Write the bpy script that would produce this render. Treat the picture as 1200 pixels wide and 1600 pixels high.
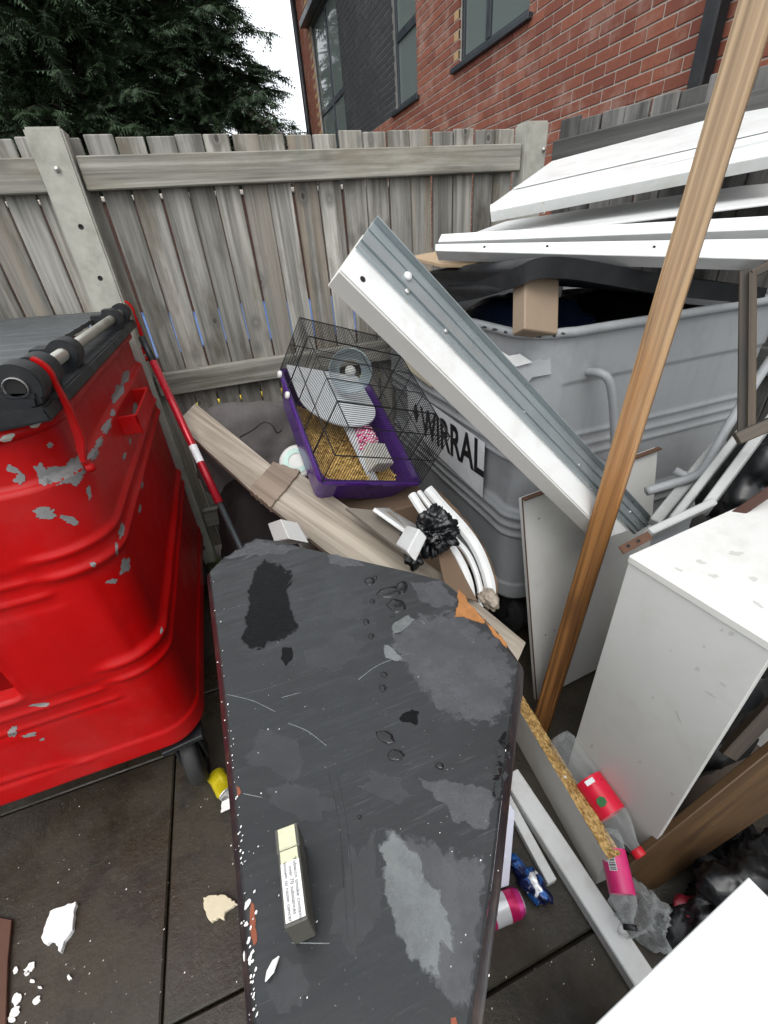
import bpy, bmesh, math, random
from mathutils import Vector, Matrix, noise
from mathutils.bvhtree import BVHTree

for o in list(bpy.data.objects):
    bpy.data.objects.remove(o, do_unlink=True)
SC = bpy.context.scene
COL = SC.collection
RND = random.Random(7)

# ---------------------------------------------------------------- camera
FPX, PITCH, ROLL, YAW, CAMH = 670.0, math.radians(32.4), math.radians(4.9), math.radians(17.5), 1.5
FW = Vector((math.sin(YAW)*math.cos(PITCH), math.cos(YAW)*math.cos(PITCH), -math.sin(PITCH)))
_r0 = Vector((math.cos(YAW), -math.sin(YAW), 0)); _u0 = _r0.cross(FW)
RT = math.cos(ROLL)*_r0 - math.sin(ROLL)*_u0
UP = math.sin(ROLL)*_r0 + math.cos(ROLL)*_u0
CAM = Vector((0, 0, CAMH))
cd = bpy.data.cameras.new('camera'); cam = bpy.data.objects.new('camera', cd); COL.objects.link(cam)
cd.sensor_fit = 'AUTO'; cd.sensor_width = 36; cd.lens = 36*FPX/1600
cd.clip_start = 0.01; cd.clip_end = 500
cam.matrix_world = Matrix(((RT.x, UP.x, -FW.x, CAM.x), (RT.y, UP.y, -FW.y, CAM.y), (RT.z, UP.z, -FW.z, CAM.z), (0, 0, 0, 1)))
SC.camera = cam
SC.render.resolution_x, SC.render.resolution_y = 768, 1024

# ---------------------------------------------------------------- sky, sun, exposure (soft overcast daylight)
SUN_EL, SUN_AZ = math.radians(58), math.radians(205)          # azimuth from +Y, clockwise: behind the camera, a little left
W = bpy.data.worlds.new('World'); SC.world = W; W.use_nodes = True
nt = W.node_tree; nt.nodes.clear()
sky = nt.nodes.new('ShaderNodeTexSky'); sky.sky_type = 'NISHITA'; sky.sun_disc = False
sky.sun_elevation = SUN_EL; sky.sun_rotation = SUN_AZ; sky.air_density = 1.0; sky.dust_density = 6.0; sky.ozone_density = 1.0
hs = nt.nodes.new('ShaderNodeHueSaturation'); hs.inputs['Saturation'].default_value = 0.18
bg = nt.nodes.new('ShaderNodeBackground'); bg.inputs['Strength'].default_value = 0.15
wo = nt.nodes.new('ShaderNodeOutputWorld')
cl = nt.nodes.new('ShaderNodeMix'); cl.data_type = 'RGBA'; cl.inputs[0].default_value = 0.7; cl.inputs[7].default_value = (6.3, 6.6, 6.9, 1)   # even cloud cover
nt.links.new(sky.outputs[0], hs.inputs['Color']); nt.links.new(hs.outputs[0], cl.inputs[6]); nt.links.new(cl.outputs[2], bg.inputs['Color']); nt.links.new(bg.outputs[0], wo.inputs['Surface'])
sl = bpy.data.lights.new('sun', 'SUN'); sl.energy = 0.5; sl.angle = math.radians(40); sl.color = (1.0, 0.97, 0.93)
so = bpy.data.objects.new('sun', sl); COL.objects.link(so)
sd = Vector((math.sin(SUN_AZ)*math.cos(SUN_EL), math.cos(SUN_AZ)*math.cos(SUN_EL), math.sin(SUN_EL)))
so.rotation_euler = sd.to_track_quat('Z', 'Y').to_euler(); so.location = (0, 0, 6)
SC.view_settings.view_transform = 'Standard'; SC.view_settings.look = 'None'
SC.view_settings.exposure = 0.95; SC.view_settings.gamma = 1.0

# ---------------------------------------------------------------- survey helpers: photo point -> place in the yard
def ray(x, y): return FW*FPX + RT*(x-600) + UP*(800-y)
def P(x, y, D): return CAM + ray(x, y)*(D/FPX)                 # at a distance along the view axis
def gz(x, y, z=0.0): d = ray(x, y); return CAM + d*((z-CAMH)/d.z)
def onY(x, y, Y): d = ray(x, y); return CAM + d*(Y/d.y)
def onX(x, y, X): d = ray(x, y); return CAM + d*(X/d.x)
def onpl(x, y, p0, n): d = ray(x, y); return CAM + d*((p0-CAM).dot(n)/d.dot(n))
def quadD(c, D0, i0):                                          # depths of the four corners of a rectangle seen in perspective
    import numpy as np
    R = [ray(*p)/FPX for p in c]
    A = np.array([list(R[0]), list(-R[1]), list(R[2]), list(-R[3])]).T
    v = np.linalg.svd(A)[2][-1]; v = v/v[i0]*D0
    return [CAM + R[i]*float(v[i]) for i in range(4)]

# ---------------------------------------------------------------- object helpers
WM = {}
def setprops(o, label=None, cat=None, group=None, kind=None):
    if label: o['label'] = label
    if cat: o['category'] = cat
    if group: o['group'] = group
    if kind: o['kind'] = kind
    return o
def thing(name, label, cat, loc=(0, 0, 0), group=None, M=None):
    o = bpy.data.objects.new(name, None); COL.objects.link(o); o.empty_display_size = 0.1
    o.matrix_world = M if M else Matrix.Translation(Vector(loc)); WM[o] = o.matrix_world.copy()
    return setprops(o, label, cat, group)
def place(o, M, parent=None):
    if parent is not None:
        o.parent = parent; o.matrix_parent_inverse = Matrix(); o.matrix_basis = WM[parent].inverted() @ M
    else:
        o.matrix_basis = M
    WM[o] = M.copy(); return o
def link(name, me, mat, parent=None, M=None):
    o = bpy.data.objects.new(name, me); COL.objects.link(o)
    if mat is not None and len(me.materials) == 0: me.materials.append(mat)
    return place(o, M if M is not None else Matrix(), parent)
def mk(name, verts, faces, mat, parent=None, M=None, smooth=False):
    """mesh from world-space verts (M None -> origin at the parent or centroid)"""
    vs = [Vector(v) for v in verts]
    if M is None:
        c = WM[parent].translation.copy() if parent is not None else sum(vs, Vector())/len(vs)
        M = Matrix.Translation(c)
    inv = M.inverted()
    me = bpy.data.meshes.new(name); me.from_pydata([inv @ v for v in vs], [], faces); me.update()
    if smooth: me.polygons.foreach_set('use_smooth', [True]*len(me.polygons))
    return link(name, me, mat, parent, M)
def frame(pts, xdir=None, face=True):
    c = sum(pts, Vector())/len(pts); n = Vector()
    for i in range(len(pts)):
        a, b = pts[i]-c, pts[(i+1) % len(pts)]-c; n += a.cross(b)
    n.normalize()
    if face and n.dot(CAM-c) < 0: n = -n
    if xdir is None:
        e = max(((pts[(i+1) % len(pts)]-pts[i]) for i in range(len(pts))), key=lambda v: v.length); x = e
    else: x = xdir.copy()
    x = (x - n*x.dot(n)).normalized(); y = n.cross(x)
    return Matrix(((x.x, y.x, n.x, c.x), (x.y, y.y, n.y, c.y), (x.z, y.z, n.z, c.z), (0, 0, 0, 1)))
def jagged(poly, amp, step, rnd, keep=()):
    out = []
    for i in range(len(poly)):
        a, b = poly[i], poly[(i+1) % len(poly)]; out.append(a)
        k = int((b-a).length/step)
        if k > 1 and i not in keep:
            t = (b-a).normalized(); nn = Vector((-t.y, t.x, 0)) if abs(t.z) < 2 else t
            for j in range(1, k):
                out.append(a.lerp(b, j/k) + nn*rnd.uniform(-amp, amp) + t*rnd.uniform(-.2, .2)*step)
    return out
def slab(name, pts, thick, mat, parent=None, bev=0.0015, xdir=None, jag=None, face=True, seed=1):
    """a flat board: outline pts (world) is the face seen, extruded away behind it; local x runs along the length"""
    pts = [Vector(p) for p in pts]; M = frame(pts, xdir, face); inv = M.inverted()
    loc = [inv @ p for p in pts]
    for v in loc: v.z = 0
    if jag: loc = jagged(loc, jag[0], jag[1], random.Random(seed))
    bm = bmesh.new()
    a = [bm.verts.new((v.x, v.y, 0)) for v in loc]
    f = bm.faces.new(a)
    if f.calc_area() <= 0: pass
    f.normal_update()
    if f.normal.z < 0: bmesh.ops.reverse_faces(bm, faces=[f])
    r = bmesh.ops.extrude_face_region(bm, geom=[f])
    for v in [g for g in r['geom'] if isinstance(g, bmesh.types.BMVert)]: v.co.z = -thick
    bmesh.ops.recalc_face_normals(bm, faces=bm.faces)
    if bev > 0:
        bmesh.ops.bevel(bm, geom=list(bm.edges), offset=min(bev, thick*.4), segments=1, affect='EDGES', clamp_overlap=True)
    me = bpy.data.meshes.new(name); bm.to_mesh(me); bm.free()
    return link(name, me, mat, parent, M)
_bx = {}
def boxmesh(sx, sy, sz, bev=0.002):
    k = (round(sx, 4), round(sy, 4), round(sz, 4), bev)
    bm = bmesh.new(); bmesh.ops.create_cube(bm, size=1)
    for v in bm.verts: v.co = Vector((v.co.x*sx, v.co.y*sy, v.co.z*sz))
    if bev: bmesh.ops.bevel(bm, geom=list(bm.edges), offset=bev, segments=1, affect='EDGES', clamp_overlap=True)
    me = bpy.data.meshes.new('box'); bm.to_mesh(me); bm.free(); return me
def axes(x, y=None, o=(0, 0, 0)):
    x = Vector(x).normalized(); y = Vector(y) if y is not None else Vector((0, 0, 1)).cross(x)
    y = (y - x*y.dot(x)).normalized(); z = x.cross(y); o = Vector(o)
    return Matrix(((x.x, y.x, z.x, o.x), (x.y, y.y, z.y, o.y), (x.z, y.z, z.z, o.z), (0, 0, 0, 1)))
def bar(name, a, b, w, h, mat, parent=None, up=None, bev=0.002):
    """square bar from a to b, local x along it; w along local y, h along local z"""
    a, b = Vector(a), Vector(b); x = b-a; up = Vector(up) if up is not None else Vector((0, 0, 1))
    M = axes(x, up.cross(x), (a+b)/2)
    return link(name, boxmesh(x.length, w, h, bev), mat, parent, M)
def bx(name, lo, hi, mat, parent=None, bev=0.002):
    lo, hi = Vector(lo), Vector(hi); c = (lo+hi)/2; s = hi-lo
    return link(name, boxmesh(s.x, s.y, s.z, bev), mat, parent, Matrix.Translation(c))
def tubegeo(pts, r, seg=8, cap=True, closed=False):
    pts = [Vector(p) for p in pts]; n = len(pts); rr = r if isinstance(r, (list, tuple)) else [r]*n
    V, Fc = [], []; t0 = None; nv = None
    for i, p in enumerate(pts):
        if closed: t = (pts[(i+1) % n]-pts[i-1]).normalized()
        else: t = (pts[min(i+1, n-1)]-pts[max(i-1, 0)]).normalized()
        if nv is None:
            nv = t.orthogonal().normalized()
        else:
            nv = (nv - t*nv.dot(t)).normalized()
        b = t.cross(nv)
        for k in range(seg):
            an = 2*math.pi*k/seg; V.append(p + (nv*math.cos(an)+b*math.sin(an))*rr[i])
    for i in range(n if closed else n-1):
        j = (i+1) % n
        for k in range(seg):
            Fc.append((i*seg+k, i*seg+(k+1) % seg, j*seg+(k+1) % seg, j*seg+k))
    if cap and not closed:
        Fc.append(tuple(range(seg-1, -1, -1))); Fc.append(tuple((n-1)*seg+k for k in range(seg)))
    return V, Fc
def tube(name, pts, r, mat, parent=None, seg=10, cap=True, closed=False):
    V, Fc = tubegeo(pts, r, seg, cap, closed); return mk(name, V, Fc, mat, parent, smooth=True)
def many_tubes(name, lst, mat, parent=None, seg=4):
    V, Fc = [], []
    for pts, r in lst:
        v, f = tubegeo(pts, r, seg, False); o = len(V); V += v; Fc += [tuple(i+o for i in q) for q in f]
    return mk(name, V, Fc, mat, parent)
def catmull(pts, k=6):
    pts = [Vector(p) for p in pts]; q = [pts[0]*2-pts[1]] + pts + [pts[-1]*2-pts[-2]]; out = []
    for i in range(1, len(q)-2):
        for j in range(k):
            t = j/k; a, b, c, d = q[i-1], q[i], q[i+1], q[i+2]
            out.append(.5*((2*b)+(c-a)*t+(2*a-5*b+4*c-d)*t*t+(3*b-a-3*c+d)*t**3))
    out.append(pts[-1]); return out
def lathe(name, prof, M, mat, parent=None, seg=20, smooth=True, cap=False):
    """profile (r, x) turned about local x"""
    V, Fc = [], []
    for r, x in prof:
        for k in range(seg):
            a = 2*math.pi*k/seg; V.append(M @ Vector((x, r*math.cos(a), r*math.sin(a))))
    for i in range(len(prof)-1):
        for k in range(seg):
            Fc.append((i*seg+k, i*seg+(k+1) % seg, (i+1)*seg+(k+1) % seg, (i+1)*seg+k))
    if cap:
        Fc.append(tuple(range(seg))); Fc.append(tuple((len(prof)-1)*seg+k for k in range(seg-1, -1, -1)))
    return mk(name, V, Fc, mat, parent, M=M, smooth=smooth)
def text(name, s, M, size, mat, parent=None, bold=0.0, align='CENTER', sx=1.0):
    cu = bpy.data.curves.new(name, 'FONT'); cu.body = s; cu.size = size; cu.align_x = align; cu.align_y = 'CENTER'
    cu.offset = bold; cu.extrude = 0.0; cu.resolution_u = 3; cu.space_line = 0.85
    t = bpy.data.objects.new('tmp', cu); COL.objects.link(t)
    me = bpy.data.meshes.new_from_object(t); bpy.data.objects.remove(t, do_unlink=True)
    me.transform(Matrix.Diagonal((sx, 1, 1, 1))); me.materials.clear()
    return link(name, me, mat, parent, M)
def bvh_of(o):
    M = WM[o]; return BVHTree.FromPolygons([M @ v.co for v in o.data.vertices], [tuple(p.vertices) for p in o.data.polygons])
def blob(cx, cy, rx, ry, seed, n=22, rough=.35, ang=0.0):
    r = random.Random(seed); out = []; ph = r.uniform(0, 100); ca, sa = math.cos(ang), math.sin(ang)
    for k in range(n):
        a = 2*math.pi*k/n; f = 1+rough*noise.noise(Vector((math.cos(a)*1.6+ph, math.sin(a)*1.6, seed*.37)))*1.6 + rough*.6*noise.noise(Vector((math.cos(a)*5+ph, math.sin(a)*5, seed*.7)))
        x, y = math.cos(a)*rx*f, math.sin(a)*ry*f
        out.append((cx+x*ca-y*sa, cy+x*sa+y*ca))
    return out
def decal(name, poly, bvh, mat, parent, off=.0012):
    """thin flake of paint or film that hugs the surface it lies on"""
    cx = sum(p[0] for p in poly)/len(poly); cy = sum(p[1] for p in poly)/len(poly)
    n = len(poly); rings = []
    for s in (1.0, .66, .33):
        rings.append([(cx+(p[0]-cx)*s, cy+(p[1]-cy)*s) for p in poly])
    V = []
    def hit(p):
        d = ray(*p).normalized(); h = bvh.ray_cast(CAM, d)
        if h[0] is None: return None
        nn = h[1] if h[1].dot(d) < 0 else -h[1]
        return h[0]+nn*off
    for rg in rings:
        for p in rg:
            q = hit(p)
            if q is None: return None
            V.append(q)
    c = hit((cx, cy)); V.append(c); Fc = []
    for i in range(2):
        for k in range(n): Fc.append((i*n+k, i*n+(k+1) % n, (i+1)*n+(k+1) % n, (i+1)*n+k))
    for k in range(n): Fc.append((2*n+k, 2*n+(k+1) % n, 3*n))
    return edge_attr(mk(name, V, Fc, mat, parent), [0.0]*n+[.7]*n+[1.0]*(n+1))

# ---------------------------------------------------------------- materials
def newmat(name):
    m = bpy.data.materials.new(name); m.use_nodes = True; t = m.node_tree
    b = t.nodes['Principled BSDF']; return m, t, b
def N(t, ty, **kw):
    n = t.nodes.new(ty)
    for k, v in kw.items(): setattr(n, k, v)
    return n
def coords(t, scale=(1, 1, 1), rnd=True, kind='Object'):
    tc = N(t, 'ShaderNodeTexCoord'); mp = N(t, 'ShaderNodeMapping'); mp.inputs['Scale'].default_value = scale
    if rnd:
        oi = N(t, 'ShaderNodeObjectInfo'); mu = N(t, 'ShaderNodeMath', operation='MULTIPLY'); mu.inputs[1].default_value = 37.0
        ad = N(t, 'ShaderNodeVectorMath', operation='ADD'); t.links.new(oi.outputs['Random'], mu.inputs[0])
        t.links.new(tc.outputs[kind], ad.inputs[0]); t.links.new(mu.outputs[0], ad.inputs[1]); t.links.new(ad.outputs[0], mp.inputs['Vector'])
    else: t.links.new(tc.outputs[kind], mp.inputs['Vector'])
    return mp.outputs[0]
def nz(t, vec, scale, detail=4, rough=.6, dist=0.0):
    n = N(t, 'ShaderNodeTexNoise'); n.inputs['Scale'].default_value = scale; n.inputs['Detail'].default_value = detail
    n.inputs['Roughness'].default_value = rough; n.inputs['Distortion'].default_value = dist
    t.links.new(vec, n.inputs['Vector']); return n.outputs['Fac']
def ramp(t, fac, stops):
    r = N(t, 'ShaderNodeValToRGB'); e = r.color_ramp.elements
    while len(e) < len(stops): e.new(.5)
    for i, (p, c) in enumerate(stops):
        e[i].position = p; e[i].color = (c, c, c, 1) if not isinstance(c, (tuple, list)) else (*c, 1)
    t.links.new(fac, r.inputs[0]); return r.outputs[0]
def mix(t, fac, a, b, blend='MIX'):
    m = N(t, 'ShaderNodeMix', data_type='RGBA', blend_type=blend)
    for s, v in ((0, fac), (6, a), (7, b)):
        if hasattr(v, 'is_linked') or isinstance(v, bpy.types.NodeSocket): t.links.new(v, m.inputs[s])
        elif isinstance(v, (tuple, list)): m.inputs[s].default_value = (*v, 1)
        else: m.inputs[s].default_value = v
    return m.outputs[2]
def bump(t, b, h, strength=.3, dist=.002):
    n = N(t, 'ShaderNodeBump'); n.inputs['Strength'].default_value = strength; n.inputs['Distance'].default_value = dist
    t.links.new(h, n.inputs['Height']); t.links.new(n.outputs[0], b.inputs['Normal'])
def sc(c, k): return tuple(min(1, x*k) for x in c)
def plain(name, col, rough=.5, var=.12, nscale=14, metal=0.0, bmp=0.0, bscale=90, dirt=0.0, dcol=(.06, .055, .045), dscale=5, coat=0.0, spec=.5):
    m, t, b = newmat(name); v = coords(t)
    c = mix(t, nz(t, v, nscale, 5), sc(col, 1-var), sc(col, 1+var))
    if dirt > 0:
        d = ramp(t, nz(t, v, dscale, 8, .7), [(.5, 0.0), (.78, 1.0)])
        mu = N(t, 'ShaderNodeMath', operation='MULTIPLY'); t.links.new(d, mu.inputs[0]); mu.inputs[1].default_value = dirt
        c = mix(t, mu.outputs[0], c, dcol)
    t.links.new(c, b.inputs['Base Color']); b.inputs['Metallic'].default_value = metal
    t.links.new(ramp(t, nz(t, v, nscale*.7, 5), [(.3, max(.02, rough-.1)), (.7, min(1, rough+.12))]), b.inputs['Roughness'])
    b.inputs['Coat Weight'].default_value = coat; b.inputs['Specular IOR Level'].default_value = spec
    if bmp: bump(t, b, nz(t, v, bscale, 6, .65), bmp, .0015)
    return m
def soften(m, scale=150, k=.9, lo=.30, hi=.50):
    t = m.node_tree; b = t.nodes['Principled BSDF']; at = N(t, 'ShaderNodeAttribute'); at.attribute_name = 'edge'
    ge = N(t, 'ShaderNodeNewGeometry'); n_ = nz(t, ge.outputs['Position'], scale, 5, .65)
    a = N(t, 'ShaderNodeMath', operation='MULTIPLY_ADD'); t.links.new(n_, a.inputs[0]); a.inputs[1].default_value = k; t.links.new(at.outputs['Fac'], a.inputs[2])
    r_ = ramp(t, a.outputs[0], [(min(.98, lo+k*.45), 0.0), (min(.99, hi+k*.45), 1.0)])
    if b.inputs['Alpha'].is_linked:
        old = b.inputs['Alpha'].links[0].from_socket; mu = N(t, 'ShaderNodeMath', operation='MULTIPLY'); t.links.new(old, mu.inputs[0]); t.links.new(r_, mu.inputs[1]); t.links.new(mu.outputs[0], b.inputs['Alpha'])
    else: t.links.new(r_, b.inputs['Alpha'])
    return m
def edge_attr(o, vals):
    a = o.data.attributes.new('edge', 'FLOAT', 'POINT'); a.data.foreach_set('value', vals); return o
def wood(name, c_lo, c_hi, stain=None, st=.0, rough=.75, gs=1.0, knots=True, green=0.0, orange=None, bmp=.5, lo=.72, hi=1.0, warm=None):
    """grain runs along local x"""
    m, t, b = newmat(name); v0 = coords(t)
    def mapped(s):
        mp = N(t, 'ShaderNodeMapping'); mp.inputs['Scale'].default_value = s; t.links.new(v0, mp.inputs['Vector']); return mp.outputs[0]
    vf = mapped((2.5*gs, 120*gs, 120*gs)); vg = mapped((1.1*gs, 26*gs, 26*gs)); vb = mapped((1.2, 7, 7))
    fine = nz(t, vf, 1, 5, .7); grain = nz(t, vg, 1, 4, .6, .6); broad = nz(t, vb, 1, 4, .6)
    f = N(t, 'ShaderNodeMath', operation='MULTIPLY_ADD'); t.links.new(fine, f.inputs[0]); f.inputs[1].default_value = .45; t.links.new(grain, f.inputs[2])
    c = mix(t, ramp(t, f.outputs[0], [(.54, 0.0), (.88, 1.0)]), c_lo, c_hi)
    c = mix(t, ramp(t, broad, [(.3, 0.0), (.7, .55)]), c, sc(tuple((x+y)/2 for x, y in zip(c_lo, c_hi)), .62))
    if stain: c = mix(t, ramp(t, nz(t, mapped((2.2, 9, 9)), 1, 5, .65), [(.49, 0.0), (.66, st)]), c, stain)
    if orange: c = mix(t, ramp(t, nz(t, mapped((1.0, 40, 40)), 1, 3), [(.5, 0.0), (.68, .8)]), c, orange)
    if green: c = mix(t, ramp(t, nz(t, mapped((1.5, 5, 5)), 1.3, 6, .7), [(.55, 0.0), (.8, green)]), c, (.07, .085, .035))
    oi = N(t, 'ShaderNodeObjectInfo'); c = mix(t, 1.0, c, ramp(t, oi.outputs['Random'], [(0, lo), (1, hi)]), 'MULTIPLY')
    if warm:
        fr_ = N(t, 'ShaderNodeMath', operation='MULTIPLY'); t.links.new(oi.outputs['Random'], fr_.inputs[0]); fr_.inputs[1].default_value = 17.3
        f2 = N(t, 'ShaderNodeMath', operation='FRACT'); t.links.new(fr_.outputs[0], f2.inputs[0])
        wf_ = N(t, 'ShaderNodeMath', operation='MULTIPLY'); t.links.new(ramp(t, f2.outputs[0], [(.45, 0.0), (1.0, .8)]), wf_.inputs[0]); t.links.new(ramp(t, nz(t, mapped((.9, 14, 14)), 1, 5, .6), [(.42, 0.0), (.62, 1.0)]), wf_.inputs[1])
        c = mix(t, wf_.outputs[0], c, warm)
    h = f.outputs[0]
    if knots:
        vo = N(t, 'ShaderNodeTexVoronoi'); vo.inputs['Scale'].default_value = 1.0; vo.inputs['Randomness'].default_value = 1
        t.links.new(mapped((6.5, 9, 9)), vo.inputs['Vector'])
        pick = ramp(t, vo.outputs['Color'], [(.48, 1.0), (.52, 0.0)])
        def pk_(stops):
            a = N(t, 'ShaderNodeMath', operation='MULTIPLY'); t.links.new(ramp(t, vo.outputs['Distance'], stops), a.inputs[0]); t.links.new(pick, a.inputs[1]); return a.outputs[0]
        c = mix(t, pk_([(.10, 0.0), (.15, .65), (.30, 0.0)]), c, sc(c_lo, .75)); c = mix(t, pk_([(.06, .9), (.105, 0.0)]), c, sc(c_lo, .35))
    t.links.new(c, b.inputs['Base Color']); b.inputs['Roughness'].default_value = rough
    bump(t, b, h, bmp, .002); return m
def flat(name, col, rough=.5, metal=0.0, emit=None):
    m, t, b = newmat(name); b.inputs['Base Color'].default_value = (*col, 1); b.inputs['Roughness'].default_value = rough; b.inputs['Metallic'].default_value = metal
    return m
def clear(name, col=(.9, .93, .95), rough=.06, ior=1.2, alpha=1.0):
    m, t, b = newmat(name); b.inputs['Base Color'].default_value = (*col, 1); b.inputs['Roughness'].default_value = rough
    b.inputs['Transmission Weight'].default_value = 1.0; b.inputs['IOR'].default_value = ior; return m

M_fence = wood('weathered fence wood', (.12, .115, .10), (.56, .545, .49), stain=(.10, .085, .055), st=.8, green=.45, lo=.5, hi=1.08, orange=None, warm=(.30, .245, .18))
M_rail = wood('weathered rail wood', (.115, .11, .09), (.46, .445, .385), stain=(.16, .13, .08), st=.5, green=.65)
M_timber = wood('orange stained timber', (.16, .07, .022), (.44, .25, .10), stain=(.62, .50, .34), st=.75, rough=.55, gs=.8, knots=False, bmp=.35)
def mat_timber():
    m, t, b = newmat('stained weathered timber'); v0 = coords(t, rnd=False)
    def mapped(s_):
        mp = N(t, 'ShaderNodeMapping'); mp.inputs['Scale'].default_value = s_; t.links.new(v0, mp.inputs['Vector']); return mp.outputs[0]
    f = nz(t, mapped((1.3, 150, 150)), 1, 5, .7); g_ = nz(t, mapped((.8, 46, 46)), 1, 4, .6, .5)
    st = N(t, 'ShaderNodeMath', operation='MULTIPLY_ADD'); t.links.new(f, st.inputs[0]); st.inputs[1].default_value = .6; t.links.new(g_, st.inputs[2])
    k = ramp(t, st.outputs[0], [(.55, 0.0), (1.02, 1.0)])
    warm = mix(t, k, (.055, .020, .006), (.38, .175, .052)); pale = mix(t, k, (.13, .075, .035), (.42, .29, .165))
    sx_ = N(t, 'ShaderNodeSeparateXYZ'); t.links.new(v0, sx_.inputs[0]); a = N(t, 'ShaderNodeMath', operation='MULTIPLY_ADD'); t.links.new(sx_.outputs['X'], a.inputs[0]); a.inputs[1].default_value = .75
    t.links.new(nz(t, mapped((2.2, 22, 22)), 1, 5, .65), a.inputs[2])
    c = mix(t, ramp(t, a.outputs[0], [(.50, 0.0), (1.0, 1.0)]), warm, pale)
    c = mix(t, ramp(t, nz(t, mapped((1.8, 60, 60)), 1, 4, .6), [(.62, 0.0), (.70, .7)]), c, (.05, .022, .010))
    vo = N(t, 'ShaderNodeTexVoronoi'); vo.inputs['Scale'].default_value = 1.0; t.links.new(mapped((4.5, 9, 9)), vo.inputs['Vector'])
    pick = ramp(t, vo.outputs['Color'], [(.28, 1.0), (.32, 0.0)])
    def pk_(stops):
        a2 = N(t, 'ShaderNodeMath', operation='MULTIPLY'); t.links.new(ramp(t, vo.outputs['Distance'], stops), a2.inputs[0]); t.links.new(pick, a2.inputs[1]); return a2.outputs[0]
    c = mix(t, pk_([(.10, 0.0), (.17, .7), (.34, 0.0)]), c, (.10, .045, .018)); c = mix(t, pk_([(.07, .9), (.12, 0.0)]), c, (.035, .016, .008))
    t.links.new(c, b.inputs['Base Color']); b.inputs['Roughness'].default_value = .5; bump(t, b, st.outputs[0], .5, .002); return m
M_timber = mat_timber()
M_plank = wood('pale oak laminate', (.16, .125, .09), (.52, .455, .37), stain=(.15, .115, .08), st=.5, rough=.6, knots=False, bmp=.12)
M_plank_dark = wood('brown oak laminate', (.17, .125, .09), (.30, .23, .17), rough=.6, knots=False, bmp=.12)
M_brownboard = wood('brown stained board', (.065, .036, .015), (.14, .08, .035), stain=(.05, .028, .015), st=.8, rough=.5, knots=False, bmp=.15)
M_darkframe = wood('old varnished wood', (.018, .013, .009), (.085, .058, .032), stain=(.02, .016, .012), st=.8, rough=.55, knots=False)
M_blockwood = plain('pale wood block', (.24, .18, .125), .7, .15, 20, dirt=.5, dcol=(.25, .17, .10), bmp=.15)
M_concrete = plain('lichened concrete', (.36, .355, .31), .9, .3, 22, bmp=.5, bscale=140, dirt=.55, dcol=(.16, .145, .10), dscale=9)
M_hole = flat('dark hole', (.008, .008, .008), .9)
M_bolt = plain('galvanised bolt', (.5, .5, .48), .4, .2, 40, metal=.8)
M_white = plain('white laminate', (.58, .58, .555), .42, .07, 5, dirt=.34, dcol=(.40, .38, .32), dscale=9)
M_white2 = plain('white gloss paint', (.66, .67, .66), .38, .07, 6, dirt=.5, dcol=(.40, .37, .31), dscale=11)
M_whitedirty = plain('dirty white laminate', (.62, .61, .57), .5, .06, 12, dirt=.45, dcol=(.34, .30, .22), dscale=4)
M_greypaint = plain('off white painted steel', (.38, .39, .38), .5, .1, 15, dirt=.4)
M_blackpl = plain('black plastic', (.010, .011, .013), .5, .3, 18, bmp=.15, bscale=200, dirt=.3, dcol=(.05, .05, .048), dscale=14, spec=.35)

# ================================================================ SETTING
# ground sheet and paving flags
def mat_paving():
    m, t, b = newmat('wet concrete paving'); v = coords(t, rnd=False, kind='Object')
    tc = N(t, 'ShaderNodeNewGeometry'); vec = tc.outputs['Position']
    c = mix(t, nz(t, vec, 3.2, 8, .68), (.007, .0052, .003), (.055, .042, .025))
    c = mix(t, ramp(t, nz(t, vec, 9, 8, .75), [(.50, 0.0), (.66, .75)]), c, (.008, .006, .0045))
    c = mix(t, ramp(t, nz(t, vec, 60, 3, .6), [(.60, 0.0), (.74, .3)]), c, (.10, .09, .07))
    c = mix(t, ramp(t, nz(t, vec, 4.3, 7, .7), [(.56, 0.0), (.70, .6)]), c, (.020, .022, .009))
    c = mix(t, ramp(t, nz(t, vec, 1.7, 6, .65), [(.50, 0.0), (.68, .5)]), c, (.055, .051, .043))
    t.links.new(c, b.inputs['Base Color'])
    t.links.new(ramp(t, nz(t, vec, 3.4, 7, .65), [(.40, .22), (.60, .75)]), b.inputs['Roughness'])
    rot = N(t, 'ShaderNodeMapping'); rot.inputs['Rotation'].default_value = (0, 0, .2); rot.inputs['Scale'].default_value = (150, 150, 1); t.links.new(vec, rot.inputs['Vector'])
    vo = N(t, 'ShaderNodeTexVoronoi'); vo.inputs['Scale'].default_value = 1.0; vo.inputs['Randomness'].default_value = .15; t.links.new(rot.outputs[0], vo.inputs['Vector'])
    h = N(t, 'ShaderNodeMath', operation='MULTIPLY_ADD'); t.links.new(vo.outputs['Distance'], h.inputs[0]); t.links.new(ramp(t, nz(t, vec, 5, 5, .6), [(.45, 0.0), (.7, -.22)]), h.inputs[1]); t.links.new(nz(t, vec, 22, 9, .75), h.inputs[2])
    bump(t, b, h.outputs[0], .7, .006); return m
M_pave = mat_paving()
M_soil = plain('dark soil', (.035, .030, .022), .9, .4, 6, bmp=.6, bscale=30)
g = mk('ground', [(-60, -60, -.035), (60, -60, -.035), (60, 60, -.035), (-60, 60, -.035)], [(0, 1, 2, 3)], M_soil); setprops(g, kind='structure')
pav = mk('paving_base', [(-3, -2.2, -.03), (2.6, -2.2, -.03), (2.6, 2.32, -.03), (-3, 2.32, -.03)], [(0, 1, 2, 3)], M_soil); setprops(pav, kind='structure')
xs = [-2.92, -2.32, -1.72, -1.12, -.52, .08, .68, 1.28, 1.88]; r = random.Random(3)
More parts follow.
